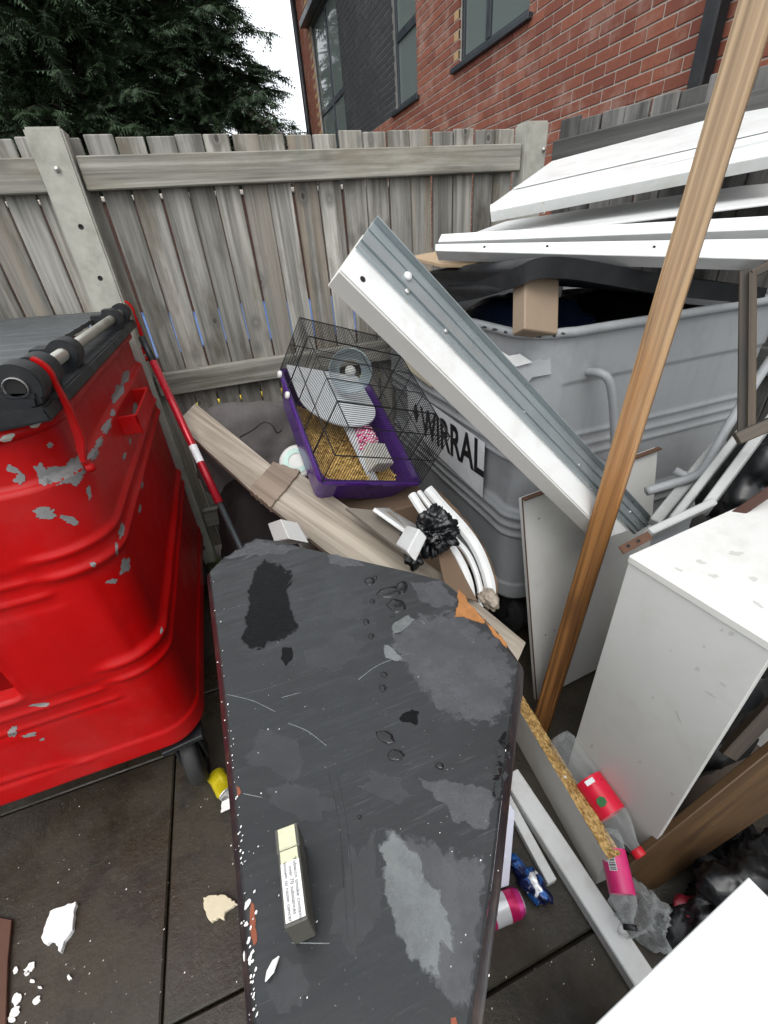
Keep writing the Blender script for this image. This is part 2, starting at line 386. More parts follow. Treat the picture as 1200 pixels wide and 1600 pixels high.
for i, x in enumerate(xs):
    y = (-1.62 if i % 2 else -1.405)
    while y < 2.2:
        y1 = min(y+.9, 2.30); s = bx('paving_slab', (x+.003, y+.003, -.03), (x+.597, y1-.003, r.uniform(-.0015, .0015)), M_pave, pav, .004); y += .9

# ---- back fence (rails face us)
FY = 2.2
bf = thing('timber_fence', 'weathered grey timber fence with concrete posts across the back of the yard', 'fence', (.6, FY, 0))
def fence_board(parent, c, along, zlo, zhi, w, rnd, t=.02):
    up = Vector((rnd.uniform(-.006, .006), rnd.uniform(-.004, .004), 1)).normalized()
    M = axes(up, along.cross(up), Vector((c.x, c.y, (zlo+zhi)/2)))
    # axes: x up the board, y through the fence, z along the fence
    return link('fence_board', boxmesh(zhi-zlo, t, w, .003), M_fence, parent, M)
r = random.Random(11); x = -2.30
while x < 1.50:
    w = r.uniform(.096, .102)
    fence_board(bf, Vector((x+w/2, FY+.075+r.uniform(-.004, .004), 0)), Vector((1, 0, 0)), .06, 1.888+r.uniform(-.006, .008), w, r)
    x += w + r.uniform(.004, .010)
for (z0, z1) in ((1.728, 1.829), (.953, 1.055), (.22, .32)):
    for (a, b) in ((-2.3, -.462), (-.336, 1.528)):
        bar('rail', (a, FY+.042, (z0+z1)/2), (b, FY+.042, (z0+z1)/2+r.uniform(-.002, .002)), .042, z1-z0, M_rail, bf, bev=.004)
def post(parent, cx, cy, rot, h, holes, bolts):
    M = Matrix.Translation((cx, cy, 0)) @ Matrix.Rotation(rot, 4, 'Z')
    bm = bmesh.new(); bmesh.ops.create_cube(bm, size=1)
    for v in bm.verts: v.co = Vector((v.co.x*.118, v.co.y*.10, (v.co.z+.5)*(h+.03)-.03))
    bmesh.ops.bevel(bm, geom=list(bm.edges), offset=.007, segments=2, affect='EDGES')
    bmesh.ops.subdivide_edges(bm, edges=[e for e in bm.edges if e.calc_length() > .5], cuts=24)
    for v in bm.verts: v.co += Vector((noise.noise(v.co*9), noise.noise(v.co*9+Vector((5, 0, 0))), 0))*.0016
    me = bpy.data.meshes.new('post'); bm.to_mesh(me); bm.free(); o = link('concrete_post', me, M_concrete, parent, M)
    return o, M
for cx, hz, bz in ((-.403, [1.62, 1.45, .62, .34], [1.79]), (1.594, [], [])):
    o, M = post(bf, cx, FY+.05, 0, 1.905, hz, bz)
    for z in hz:
        lathe('bolt_hole', [(.009, 0), (.0088, -.0006), (0.0001, -.0006)], Matrix.Translation((cx+.006, FY-.0008, z)) @ Matrix.Rotation(-math.pi/2, 4, 'Z'), M_hole, o, 14)
    for z in bz:
        lathe('bolt', [(.0, .012), (.006, .011), (.0095, .006), (.0095, 0)], Matrix.Translation((cx+.0, FY, z)) @ Matrix.Rotation(-math.pi/2, 4, 'Z'), M_bolt, o, 12)
lathe('bolt', [(.0, .012), (.006, .011), (.0095, .006), (.0095, 0)], Matrix.Translation((1.632, FY, 1.80)) @ Matrix.Rotation(-math.pi/2, 4, 'Z'), M_bolt, o, 12)

# ---- right-hand fence, running towards us
rf = thing('timber_fence', 'dark weathered timber fence with ragged tops running along the right side below the brick wall', 'fence', (1.75, 1.6, 0))
d = Vector((.18, -.77, 0)).normalized(); nrm = Vector((d.y, -d.x, 0)); s0 = Vector((1.675, 2.17, 0)); r = random.Random(5); s = 0.0
if nrm.x > 0: nrm = -nrm
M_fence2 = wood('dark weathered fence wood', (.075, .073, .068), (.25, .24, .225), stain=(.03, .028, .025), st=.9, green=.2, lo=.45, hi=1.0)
while s < 2.6:
    w = r.uniform(.097, .102)
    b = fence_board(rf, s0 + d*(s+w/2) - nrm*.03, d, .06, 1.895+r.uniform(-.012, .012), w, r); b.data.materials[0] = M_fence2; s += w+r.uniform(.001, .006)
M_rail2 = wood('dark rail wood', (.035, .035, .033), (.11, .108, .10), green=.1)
for z in (1.775, 1.0, .27):
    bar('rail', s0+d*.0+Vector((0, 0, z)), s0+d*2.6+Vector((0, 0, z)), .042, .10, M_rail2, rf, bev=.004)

# ---- brick house beyond the right fence
WX = 3.10
house = thing('brick_house', 'red brick house with dark grey brick panel and grey framed windows behind the fence', 'house', (WX, 6, 0))
def mat_brick(name, lo, hi, pale, st):
    m, t, b = newmat(name); v = coords(t); oi = N(t, 'ShaderNodeObjectInfo')
    ge = N(t, 'ShaderNodeNewGeometry'); wn = N(t, 'ShaderNodeTexWhiteNoise', noise_dimensions='3D')
    c = mix(t, ramp(t, oi.outputs['Random'], [(0, 0.0), (1, 1.0)]), lo, hi)
    c = mix(t, nz(t, v, 35, 6, .7), c, sc(lo, .7))
    c = mix(t, ramp(t, nz(t, ge.outputs['Position'], 3.5, 6, .7), [(.50, 0.0), (.68, st)]), c, pale)
    t.links.new(c, b.inputs['Base Color']); b.inputs['Roughness'].default_value = .85
    bump(t, b, nz(t, v, 120, 5, .7), .5, .002); return m
M_brick = mat_brick('red brick', (.19, .052, .030), (.34, .115, .064), (.36, .25, .20), .5)
M_brickd = mat_brick('dark grey brick', (.022, .023, .025), (.045, .046, .046), (.08, .08, .08), .3)
M_brickb = mat_brick('buff brick', (.42, .27, .13), (.50, .33, .17), (.42, .36, .28), .4)
M_mortar = plain('mortar', (.40, .36, .31), .9, .15, 25, bmp=.4, dirt=.3, dcol=(.25, .2, .16))
M_mortard = plain('dark mortar', (.20, .20, .19), .9, .15, 25, bmp=.4)
M_frame = plain('anthracite frame', (.030, .036, .042), .35, .1, 10)
def mat_pane():
    m, t, b = newmat('window glass'); b.inputs['Base Color'].default_value = (.13, .155, .145, 1); b.inputs['Roughness'].default_value = .03
    b.inputs['Specular IOR Level'].default_value = .6; return m
M_pane = mat_pane()
zs = onX(640, 158, WX).z                                        # sill level
YR0, YR1 = onX(826, 20, WX).y, onX(716, 60, WX).y               # right window
YM0, YM1 = onX(651, 90, WX).y, onX(616, 120, WX).y              # middle window
YL0, YL1 = onX(529, 60, WX).y, onX(490, 100, WX).y              # tall corner window
YEND = onX(479, 150, WX).y; zLt = onX(492, 22, WX).z
ZTOP = 6.2
opens = [(YR0, YR1, zs, 4.9), (YM0, YM1, zs, 5.4), (YL0, YL1, .3, zLt)]
def in_open(y, z, m=0.0): return any(a-m < y < b+m and c-m < z < d_+m for a, b, c, d_ in opens)
# wall core with real openings (rows between them)
def wall_piece(y0, y1, z0, z1, mat):
    if y1-y0 < .01 or z1-z0 < .01: return
    bx('wall', (WX+.006, y0, z0), (WX+.30, y1, z1), mat, house, 0)
wall_piece(-1.5, YR0, -.03, ZTOP, M_mortar); wall_piece(YR0, YR1, -.03, zs, M_mortar); wall_piece(YR0, YR1, 4.9, ZTOP, M_mortar)
wall_piece(YR1, YM0, -.03, ZTOP, M_mortar); wall_piece(YM0, YM1, -.03, zs, M_mortar); wall_piece(YM0, YM1, 5.4, ZTOP, M_mortar)
wall_piece(YM1, YL0, -.03, zs, M_mortar); wall_piece(YM1, YL0, zs, ZTOP, M_mortard)
wall_piece(YL0, YL1, -.03, .3, M_mortar); wall_piece(YL0, YL1, zLt, ZTOP, M_mortar); wall_piece(YL1, YEND, -.03, ZTOP, M_mortar)
bx('wall', (WX+.3, YEND-.3, -.03), (WX+6, YEND, ZTOP), M_brick, house, 0)
bx('roof', (WX-.25, -1.8, ZTOP), (WX+6.3, YEND+.3, ZTOP+.15), M_frame, house, 0)
BR = {}
def brickmesh(L, mat, nm):
    k = (round(L, 3), nm)
    if k not in BR:
        me = boxmesh(.03, L, .0645, .003); me.name = 'brick'; me.materials.append(mat); BR[k] = me
    return BR[k]
allb = []
row = 0; z = 1.35
while z < ZTOP-.05:
    y = -1.4 - (.1125 if row % 2 else 0)
    while y < YEND-.02:
        a, b = y, min(y+.215, YEND); spans = [(a, b)]
        for (o0, o1, oz0, oz1) in opens:
            if oz0-.03 < z+.03 < oz1+.03:
                ns = []
                for (p, q) in spans:
                    if q <= o0 or p >= o1: ns.append((p, q))
                    else:
                        if p < o0: ns.append((p, o0))
                        if q > o1: ns.append((o1, q))
                spans = ns
        for (p, q) in spans:
            L = round((q-p)*50)/50
            if q-p > .03: allb.append(((p+q)/2, z+.0325, min(L, q-p) if L < .2 else .215))
        y += .225
    z += .075; row += 1
def bmat(y, z):
    if YM1 < y < YL0 and z > zs-.02: return M_brickd, 'd'
    if (YR1 < y < YR1+.12 or YL1 < y < YL1+.12) and z > zs and int((z-1.35)/.075) % 2: return M_brickb, 'b'
    return M_brick, 'r'
def vis(y, z):
    v = Vector((WX, y, z))-CAM; dd = v.dot(FW)
    if dd < .3: return 0
    px, py = 600+FPX*v.dot(RT)/dd, 800-FPX*v.dot(UP)/dd
    if not (-20 < px < 1215 and -15 < py < 215): return 0
    return FPX/dd
allb.sort(key=lambda q: -vis(q[0], q[1])*q[2])
rest = {'r': ([], []), 'd': ([], []), 'b': ([], [])}
for i, (y, z, L) in enumerate(allb):
    m, nm = bmat(y, z); dx = RND.uniform(-.0015, .0015)
    if i < 300:
        link('brick', brickmesh(L, m, nm), None, house, Matrix.Translation((WX+.0145+dx, y, z)))
    else:
        V, Fc = rest[nm]; o = len(V); x0, x1 = WX+.0005+dx, WX+.02
        for (xx, yy, zz) in ((x0, -1, -1), (x0, 1, -1), (x0, 1, 1), (x0, -1, 1), (x1, -1, -1), (x1, 1, -1), (x1, 1, 1), (x1, -1, 1)):
            V.append((xx, y+yy*L/2, z+zz*.0322))
        Fc += [tuple(o+k for k in f) for f in ((0, 1, 2, 3), (0, 4, 5, 1), (1, 5, 6, 2), (2, 6, 7, 3), (3, 7, 4, 0))]
for nm, m in (('r', M_brick), ('d', M_brickd), ('b', M_brickb)):
    if rest[nm][0]: setprops(mk('bricks', rest[nm][0], rest[nm][1], m, house), kind='stuff')
def window(y0, y1, z0, z1, mull=(), trans=(), sill=True, inset=.05, fw=.055):
    w = mk('window', [(WX+inset+.045, y0, z0), (WX+inset+.045, y1, z0), (WX+inset+.045, y1, z1), (WX+inset+.045, y0, z1)], [(0, 1, 2, 3)], M_frame, house)
    def fb(lo, hi): bx('frame', lo, hi, M_frame, w, .004)
    X0, X1 = WX+inset-.01, WX+inset+.04
    fb((X0, y0, z0), (X1, y0+fw, z1)); fb((X0, y1-fw, z0), (X1, y1, z1)); fb((X0, y0+fw, z0), (X1, y1-fw, z0+fw)); fb((X0, y0+fw, z1-fw), (X1, y1-fw, z1))
    ys = [y0+fw]+list(mull)+[y1-fw]; zz = [z0+fw]+list(trans)+[z1-fw]
    for m in mull: fb((X0-.004, m-.04, z0+fw), (X1, m+.04, z1-fw))
    for t_ in trans: fb((X0-.002, y0+fw, t_-.045), (X1-.003, y1-fw, t_+.045))
    for i in range(len(ys)-1):
        for j in range(len(zz)-1):
            bx('pane', (X0+.02, ys[i]+.002, zz[j]+.002), (X0+.026, ys[i+1]-.002, zz[j+1]-.002), M_pane, w, 0)
    if sill: bx('sill', (WX-.045, y0-.06, z0-.05), (WX+inset+.05, y1+.10, z0-.004), M_frame, w, .005)
window(YR0, YR1, zs, 4.9, mull=(onX(757, 40, WX).y,))
window(YM0, YM1, zs, 5.4, trans=(onX(632, 42, WX).z,))
window(YL0, YL1, .3, zLt, mull=(YL0+(YL1-YL0)*.45,), trans=(onX(533, 140, WX).z,), sill=False)
bx('window_hood', (WX-.16, YL0-.1, zLt), (WX+.02, YL1+.14, zLt+.10), M_frame, house, .005)
tube('downpipe', [(WX-.06, YEND-.05, 0), (WX-.06, YEND-.05, ZTOP)], .055, M_blackpl, house, 12)
bx('downpipe', (WX-.10, onX(1107, 20, WX-.05).y-.10, 0), (WX-.008, onX(1107, 20, WX-.05).y, ZTOP), M_blackpl, house, .012)

# ---- trees beyond the fence
M_leaf = None
def mat_leaf(name, lo, hi):
    m, t, b = newmat(name); ge = N(t, 'ShaderNodeNewGeometry')
    c = mix(t, nz(t, ge.outputs['Position'], 2.3, 4, .6), lo, hi); t.links.new(c, b.inputs['Base Color']); b.inputs['Roughness'].default_value = .7
    b.inputs['Specular IOR Level'].default_value = .25; return m
M_conifer = mat_leaf('conifer foliage', (.016, .031, .018), (.060, .095, .045))
M_bark = plain('bark', (.06, .045, .035), .9, .3, 12, bmp=.6, bscale=40)
def conifer(label, base, h, rad, n, seed, zlo=1.2):
    r = random.Random(seed); t = thing('conifer_tree', label, 'tree', base, 'dark conifers behind the fence'); B = Vector(base)
    tube('trunk', [B+Vector((0, 0, -.04)), B+Vector((.05, .02, h*.5)), B+Vector((0, 0, h))], [.20, .14, .03], M_bark, t, 10)
    V, Fc, br = [], [], []
    nb = int(n/60)
    for i in range(nb):
        z = zlo + (h-zlo)*(i+r.random())/nb*.98; a = r.uniform(0, 2*math.pi)
        L = rad*(1-((z-zlo)/(h-zlo))**1.6)*r.uniform(.55, 1.08)+.25
        dr = Vector((math.cos(a), math.sin(a), 0)); droop = r.uniform(.05, .30); rise = r.uniform(-.05, .35)
        pts = [B+Vector((0, 0, z))+dr*(L*u)+Vector((0, 0, L*(rise*u-droop*u*u*1.6))) for u in (0, .25, .5, .75, 1)]
        br.append((pts, [.022, .016, .011, .007, .003]))
        for _ in range(60):
            u = r.uniform(.22, 1.0)**.7; k = min(3, int(u*4)); p = pts[k].lerp(pts[k+1], u*4-k)
            ax = (dr*r.uniform(.3, 1)+Vector((r.uniform(-.9, .9), r.uniform(-.9, .9), r.uniform(-.75, .15)))).normalized()
            sd_ = ax.cross(Vector((r.uniform(-.5, .5), r.uniform(-.5, .5), 1))).normalized()
            S = r.uniform(.16, .40)
            for j in range(5):
                q = p+ax*S*(j*.2); w = S*(.42-.06*j)
                for sg in (-1, 1):
                    tip = q+ax*w*.75+sd_*sg*w*.8+Vector((0, 0, -w*.3)); o = len(V)
                    V += [q, q+ax*S*.11, tip]; Fc.append((o, o+1, o+2))
            o = len(V); V += [p-sd_*S*.035, p+sd_*S*.035, p+ax*S*1.25]; Fc.append((o, o+1, o+2))
    many_tubes('branches', br, M_bark, t, 5)
    mk('crown', V, Fc, M_conifer, t)
q = P(265, 100, 9.5); conifer('tall dark conifer behind the fence, right up beside the brick house', (q.x, q.y, 0), 9.5, 3.1, 52000, 21)
q = P(-60, 100, 10.0); conifer('dark conifer behind the left end of the fence, cut off by the frame', (q.x, q.y, 0), 9.0, 3.6, 44000, 22)
q = P(95, 110, 8.6); conifer('broad dark conifer between the other two behind the fence', (q.x, q.y, 0), 8.5, 3.0, 46000, 27)
def shrub(label, base, h, seed):
    r = random.Random(seed); t = thing('young_tree', label, 'tree', base); B = Vector(base); V, Fc, br = [], [], []
    tube('trunk', [B, B+Vector((.05, 0, h*.45)), B+Vector((0, .02, h*.95))], [.03, .02, .006], M_bark, t, 7)
    for i in range(46):
        z = h*r.uniform(.35, .95); a = r.uniform(0, 6.283); L = r.uniform(.25, .75); e = B+Vector((0, 0, z))
        tip = e+Vector((math.cos(a)*L, math.sin(a)*L, L*r.uniform(.2, .9))); br.append(([e, e.lerp(tip, .5)+Vector((0, 0, -.03)), tip], [.007, .005, .002]))
        for _ in range(13):
            p = e.lerp(tip, r.uniform(.35, 1))+Vector((r.uniform(-.05, .05), r.uniform(-.05, .05), r.uniform(-.05, .05)))
            x_ = Vector((r.uniform(-1, 1), r.uniform(-1, 1), r.uniform(-.8, .3))).normalized(); y_ = x_.orthogonal().normalized(); S = r.uniform(.05, .09); o = len(V)
            V += [p, p+x_*S*.5+y_*S*.3, p+x_*S, p+x_*S*.5-y_*S*.3]; Fc.append((o, o+1, o+2, o+3))
    many_tubes('branches', br, M_bark, t, 5); mk('crown', V, Fc, M_conifer, t)
q = P(440, 190, 8.0); shrub('thin young tree showing against the sky beside the house corner', (q.x, q.y, 0), 3.5, 5)
q = P(80, 190, 16.0); shrub('loose leafy sapling far behind the conifers', (q.x, q.y, 0), 4.2, 6)

# ---- what shows through the gaps of the fence
M_brickw = mat_brick('dark red brick', (.045, .018, .012), (.09, .034, .022), (.10, .07, .06), .3)
gw = thing('garden_wall', 'low red brick wall glimpsed through gaps of the back fence', 'wall', (-1, 6.5, 0))
bx('wall', (-6, 6.4, -.03), (2.6, 6.6, 2.05), M_brickw, gw, .01); bx('coping', (-6.02, 6.37, 2.05), (2.62, 6.63, 2.10), M_mortar, gw, .01)
M_blue = plain('blue tarpaulin', (.045, .10, .25), .4, .25, 6, bmp=.3, bscale=20)
r = random.Random(9); V, Fc = [], []
for i in range(41):
    for j in range(9):
        u, v = i/40, j/8; p = Vector((-3.2+u*5.6, 4.6+v*1.3, .62+.42*math.sin(math.pi*min(1, v*1.2+.1))))
        p += Vector((0, 0, .10*noise.noise(Vector((u*6, v*3, 0))))); V.append(p)
for i in range(40):
    for j in range(8): k = i*9+j; Fc.append((k, k+9, k+10, k+1))
o = mk('blue_tarpaulin', V+[v-Vector((0, 0, .012)) for v in V], Fc+[tuple(reversed([k+369 for k in f])) for f in Fc], M_blue, smooth=True)
setprops(o, 'blue sheet glimpsed as blue slits through the lower fence gaps', 'tarpaulin')
yb = thing('yellow_barrier', 'yellow rail glimpsed as small yellow dots through the lowest fence gaps', 'barrier', (-.5, 3.2, 0))
M_yel = flat('yellow paint', (.75, .55, .02), .5)
tube('rail', [(-2.5, 3.2, .62), (1.6, 3.2, .62)], .022, M_yel, yb, 10)
for x in (-2.2, -.2, 1.4): tube('leg', [(x, 3.2, -.03), (x, 3.2, .61)], .018, M_yel, yb, 8)

# ================================================================ BINS
def mat_paint(name, col, var, rough, coat, grime):
    m, t, b = newmat(name); v = coords(t, rnd=False)
    c = mix(t, nz(t, v, 3, 5, .6), sc(col, 1-var), sc(col, 1+var))
    c = mix(t, ramp(t, nz(t, v, 6, 9, .75), [(.52, 0.0), (.75, grime)]), c, sc(col, .35))
    mv = N(t, 'ShaderNodeMapping'); mv.inputs['Scale'].default_value = (30, 30, 1.6); t.links.new(v, mv.inputs['Vector'])
    c = mix(t, ramp(t, nz(t, mv.outputs[0], 1.0, 5, .65), [(.52, 0.0), (.74, .3)]), c, sc(col, .6))
    c = mix(t, ramp(t, nz(t, v, 2.2, 6, .7), [(.50, 0.0), (.70, .35)]), c, tuple(x*.75+.035 for x in col))
    # fine scratches
    mp = N(t, 'ShaderNodeMapping'); mp.inputs['Scale'].default_value = (60, 4, 60); mp.inputs['Rotation'].default_value = (.5, .3, .2); t.links.new(v, mp.inputs['Vector'])
    s = ramp(t, nz(t, mp.outputs[0], 2.2, 5, .7), [(.71, 0.0), (.76, .35)])
    c = mix(t, s, c, tuple(.5*x+.12 for x in col))
    t.links.new(c, b.inputs['Base Color'])
    t.links.new(ramp(t, nz(t, v, 9, 6, .7), [(.3, rough-.08), (.7, rough+.14)]), b.inputs['Roughness'])
    b.inputs['Coat Weight'].default_value = coat; b.inputs['Coat Roughness'].default_value = .3; b.inputs['Specular IOR Level'].default_value = .22
    bump(t, b, nz(t, v, 5, 4, .5), .10, .02); return m
M_red = mat_paint('chipped red paint', (.41, .0008, .0014), .16, .44, .05, .45)
M_grey = mat_paint('grey bin paint', (.285, .295, .302), .08, .42, .1, .35)
M_primer = plain('scuffed grey metal under paint', (.20, .20, .198), .6, .35, 60, bmp=.4, bscale=200, dirt=.4, dcol=(.14, .12, .11), dscale=30)
soften(M_primer, 190, .9, .12, .22)
M_lid = plain('grey plastic lid', (.048, .054, .058), .42, .12, 9, bmp=.1, dirt=.25, dcol=(.16, .16, .15), dscale=12)
M_steel = plain('dull steel rod', (.42, .41, .36), .42, .2, 20, metal=.75)
M_rubber = plain('tyre rubber', (.016, .016, .016), .75, .3, 20, dirt=.4)
def sstep(a, b, x):
    t = max(0, min(1, (x-a)/(b-a))); return t*t*(3-2*t)
def ridge(z, zc, w): 
    t = (z-zc)/w; return math.exp(-t*t)
def bin_body(name, cx, cy, hx, hy, mat, parent, disp, z0=.24, z1=1.25, R=.115):
    per = []
    def line(a, b, nrm, k):
        for i in range(k): per.append((a[0]+(b[0]-a[0])*i/k, a[1]+(b[1]-a[1])*i/k, nrm[0], nrm[1]))
    def arc(c, a0, k):
        for i in range(k):
            a = a0+math.pi/2*i/k; per.append((c[0]+R*math.cos(a), c[1]+R*math.sin(a), math.cos(a), math.sin(a)))
    line((hx, -hy+R), (hx, hy-R), (1, 0), 50); arc((hx-R, hy-R), 0, 12)
    line((hx-R, hy), (-hx+R, hy), (0, 1), 30); arc((-hx+R, hy-R), math.pi/2, 12)
    line((-hx, hy-R), (-hx, -hy+R), (-1, 0), 50); arc((-hx+R, -hy+R), math.pi, 12)
    line((-hx+R, -hy), (hx-R, -hy), (0, -1), 70); arc((hx-R, -hy+R), 1.5*math.pi, 12)
    n = len(per); L = 170; V, Fc = [], []
    for j in range(L+1):
        z = z0+(z1-z0)*j/L
        for (x, y, nx, ny) in per:
            o = disp(x, y, nx, ny, z); V.append(Vector((cx+x+nx*o, cy+y+ny*o, z)))
    for j in range(L):
        for k in range(n): Fc.append((j*n+k, j*n+(k+1) % n, (j+1)*n+(k+1) % n, (j+1)*n+k))
    # underside and an inner skin so the tub has walls
    Fc.append(tuple(range(n-1, -1, -1))); o = len(V)
    for z in (z1, z0+.05):
        for (x, y, nx, ny) in per: V.append(Vector((cx+x-nx*.045, cy+y-ny*.045, z)))
    for k in range(n):
        Fc.append((L*n+k, L*n+(k+1) % n, o+(k+1) % n, o+k)); Fc.append((o+k, o+(k+1) % n, o+n+(k+1) % n, o+n+k))
    Fc.append(tuple(o+n+k for k in range(n)))
    b = mk(name, V, Fc, mat, parent, smooth=True)
    rim = [Vector((cx+x+nx*(disp(x, y, nx, ny, z1)+.004), cy+y+ny*(disp(x, y, nx, ny, z1)+.004), z1+.002)) for (x, y, nx, ny) in per[::2]]
    return b, rim
def castor(parent, x, y, rot=0.0, r=.10):
    M = Matrix.Translation((x, y, r)) @ Matrix.Rotation(rot, 4, 'Z')
    w = lathe('wheel', [(.03, -.026), (r*.6, -.026), (r*.62, -.02), (r*.92, -.024), (r, -.012), (r, .012), (r*.92, .024), (r*.62, .02), (r*.6, .026), (.03, .026)], M, M_rubber, parent, 28, cap=True)
    for s in (-1, 1):
        f = bx('fork', (-.005+s*.036, -.028, -.02), (.005+s*.036, .028, .13), M_blackpl, None, .003); place(f, M @ Matrix.Translation((s*.036, 0, .055)), parent)
    f = bx('swivel_plate', (-.06, -.06, -.01), (.06, .06, .01), M_blackpl, None, .003); place(f, M @ Matrix.Translation((0, 0, .131)), parent)

# ---- red bin
RX, RY, HX, HY = -.83, 1.517, .50, .617
rb = thing('wheeled_bin', 'chipped bright red metal wheeled bin with grey lid', 'bin', (RX, RY, 0))
def disp_red(x, y, nx, ny, z):
    o = -.020*(1-(z-.24)/1.01)
    o += .006*sstep(.345, .335, z) - .030*sstep(.275, .24, z)
    o -= .018*sstep(1.142, 1.156, z)
    wl = abs(nx) if abs(ny) < .999 else 0.0
    wl = 1.0 if abs(nx) > .2 else sstep(HX-.185, HX-.115, abs(x))
    for zc in (.995, .945, .648, .597): o += wl*.0085*ridge(z, zc, .0085)
    o -= wl*.008*sstep(.935, .92, z)*sstep(.655, .675, z)*(1 if abs(nx) > .5 else .6)
    if ny < -.9:
        we = 0
        wide = 1-sstep(.355, .372, abs(x)-(.0 if z < .7 else 0))
        for zc, zz in ((.948, 0), (.903, 1), (.580, 0), (.532, 1)):
            o += (1-sstep(.318+.018*zz, .338+.018*zz, abs(x)))*.0055*ridge(z, zc, .007)
        o -= wide*.0028*(sstep(.86, .875, z)*sstep(.985, .97, z) + sstep(.505, .52, z)*sstep(.62, .605, z))
        o += .006*ridge(z, .365-.9*x*x*.9, .010)*(1-sstep(.18, .22, abs(x)))
        o -= .045*(1-sstep(.156, .172, abs(x)))*sstep(.632, .65, z)*sstep(.80, .782, z)
        o += .006*ridge(math.hypot(max(0, abs(x)-.15), max(0, abs(z-.715)-.06)), .022, .010)
    if nx > .9: o += .0025*noise.noise(Vector((y*5, z*4, 0)))
    if ny < -.9: o += .0025*noise.noise(Vector((x*5, z*4, 3)))
    return o
body, rim = bin_body('body', RX, RY, HX, HY, M_red, rb, disp_red)
rimo = tube('rim', rim, .0135, M_red, rb, 10, closed=True)
RBV = bvh_of(body)
zl = onY(75, 495, 2.13).z
HZ, HXX = 1.334, -.345
# lid with ribs across
V, Fc = [], []; ny_ = 60
lid = thing('x', 'x', 'x'); bpy.data.objects.remove(lid)
def lidz(y): return zl + .0022*sstep(.35, .5, abs(((y-.9)/.098) % 1 - .5)*1.0)
rows = []
for j in range(ny_*2+1):
    y = .885 + (2.135-.885)*j/(ny_*2); drop = .03*sstep(.93, .885, y)+.03*sstep(2.09, 2.135, y)
    rows.append(y)
    for i in range(25):
        x = -1.40 + (.998)*i/24; k = sstep(-1.33, -1.40, x)*.035
        V.append(Vector((x, y, lidz(y)-drop-k+.012*math.sin((x+1.4)/.985*math.pi))))
n0 = len(V)
for v in list(V): V.append(Vector((v.x, v.y, v.z-.012)))
for j in range(ny_*2):
    for i in range(24):
        a = j*25+i; Fc.append((a, a+1, a+26, a+25)); Fc.append((n0+a, n0+a+25, n0+a+26, n0+a+1))
edge = [i for i in range(25)] + [j*25+24 for j in range(1, ny_*2+1)] + [ny_*2*25+i for i in range(23, -1, -1)] + [j*25 for j in range(ny_*2-1, 0, -1)]
for k in range(len(edge)): a, b = edge[k], edge[(k+1) % len(edge)]; Fc.append((a, n0+a, n0+b, b))
mk('lid', V, Fc, M_lid, rb, smooth=False)
def prof_plate(name, poly, y0, y1, mat, parent, bev=.004):
    """plate with outline in XZ"""
    bm = bmesh.new(); a = [bm.verts.new((p[0], y0, p[1])) for p in poly]; f = bm.faces.new(a)
    r_ = bmesh.ops.extrude_face_region(bm, geom=[f])
    for v in [g_ for g_ in r_['geom'] if isinstance(g_, bmesh.types.BMVert)]: v.co.y = y1
    bmesh.ops.recalc_face_normals(bm, faces=bm.faces)
    bmesh.ops.bevel(bm, geom=list(bm.edges), offset=bev, segments=2, affect='EDGES', clamp_overlap=True)
    c = WM[parent].translation; bmesh.ops.translate(bm, verts=bm.verts, vec=-c)
    me = bpy.data.meshes.new(name); bm.to_mesh(me); bm.free(); return link(name, me, mat, parent, Matrix.Translation(c))
def knuckle(y0, y1, r=.033):
    pts = []
    for k in range(31):
        a = math.radians(-50+k*200/30); pts.append((HXX+r*math.cos(a), HZ+r*math.sin(a)))
    pts += [(HXX-.060, zl+.010), (HXX-.066, zl-.03), (HXX+.012, HZ-.062)]
    return prof_plate('hinge_knuckle', pts, y0, y1, M_blackpl, rb, .006)
ky = [onX(x_, y_, HXX).y for x_, y_ in ((75, 580), (100, 566), (128, 545), (165, 515), (183, 500))]
knuckle(.892, .944, .038); knuckle(.982, 1.045); knuckle(1.19, 1.25, .031); knuckle(1.83, 1.89, .031); knuckle(2.03, 2.09, .031)
prof_plate('hinge_strip', [(HXX-.06, 1.305), (HXX+.030, 1.300), (HXX+.034, 1.275), (HXX-.06, 1.27)], .875, 2.11, M_blackpl, rb, .004)
prof_plate('lid_skirt', [(-1.38, zl-.012), (HXX-.06, zl+.004), (HXX-.03, zl-.012), (HXX+.03, zl-.02), (HXX+.025, zl-.045), (HXX-.1, zl-.07), (-1.38, zl-.09)], .880, .905, M_blackpl, rb, .008)
tube('hinge_rod', [(HXX, .895, HZ), (HXX, 2.09, HZ)], .0135, M_steel, rb, 14)
lathe('rod_end', [(.017, .004), (.0185, 0), (.017, -.002)], Matrix.Translation((HXX, .8885, HZ)) @ Matrix.Rotation(-math.pi/2, 4, 'Z'), plain('bright pipe end', (.7, .7, .68), .3, .1, 10, metal=.6), rb, 20)
lathe('rod_bore', [(.0145, 0), (.0001, .0)], Matrix.Translation((HXX, .888, HZ)) @ Matrix.Rotation(-math.pi/2, 4, 'Z'), M_hole, rb, 20)
def strap(y0, y1):
    pts = []
    for k in range(9): a = math.radians(62-k*77/8); pts.append((HXX+.041*math.cos(a), HZ+.041*math.sin(a)))
    pts += [(HXX+.043, 1.27), (HXX+.042, 1.21), (HXX+.026, 1.165), (HXX+.016, 1.165), (HXX+.026, 1.22), (HXX+.033, 1.29)]
    for k in range(9): a = math.radians(-8+k*70/8); pts.append((HXX+.034*math.cos(a), HZ+.034*math.sin(a)))
    return prof_plate('hinge_strap', pts, y0, y1, M_red, rb, .002)
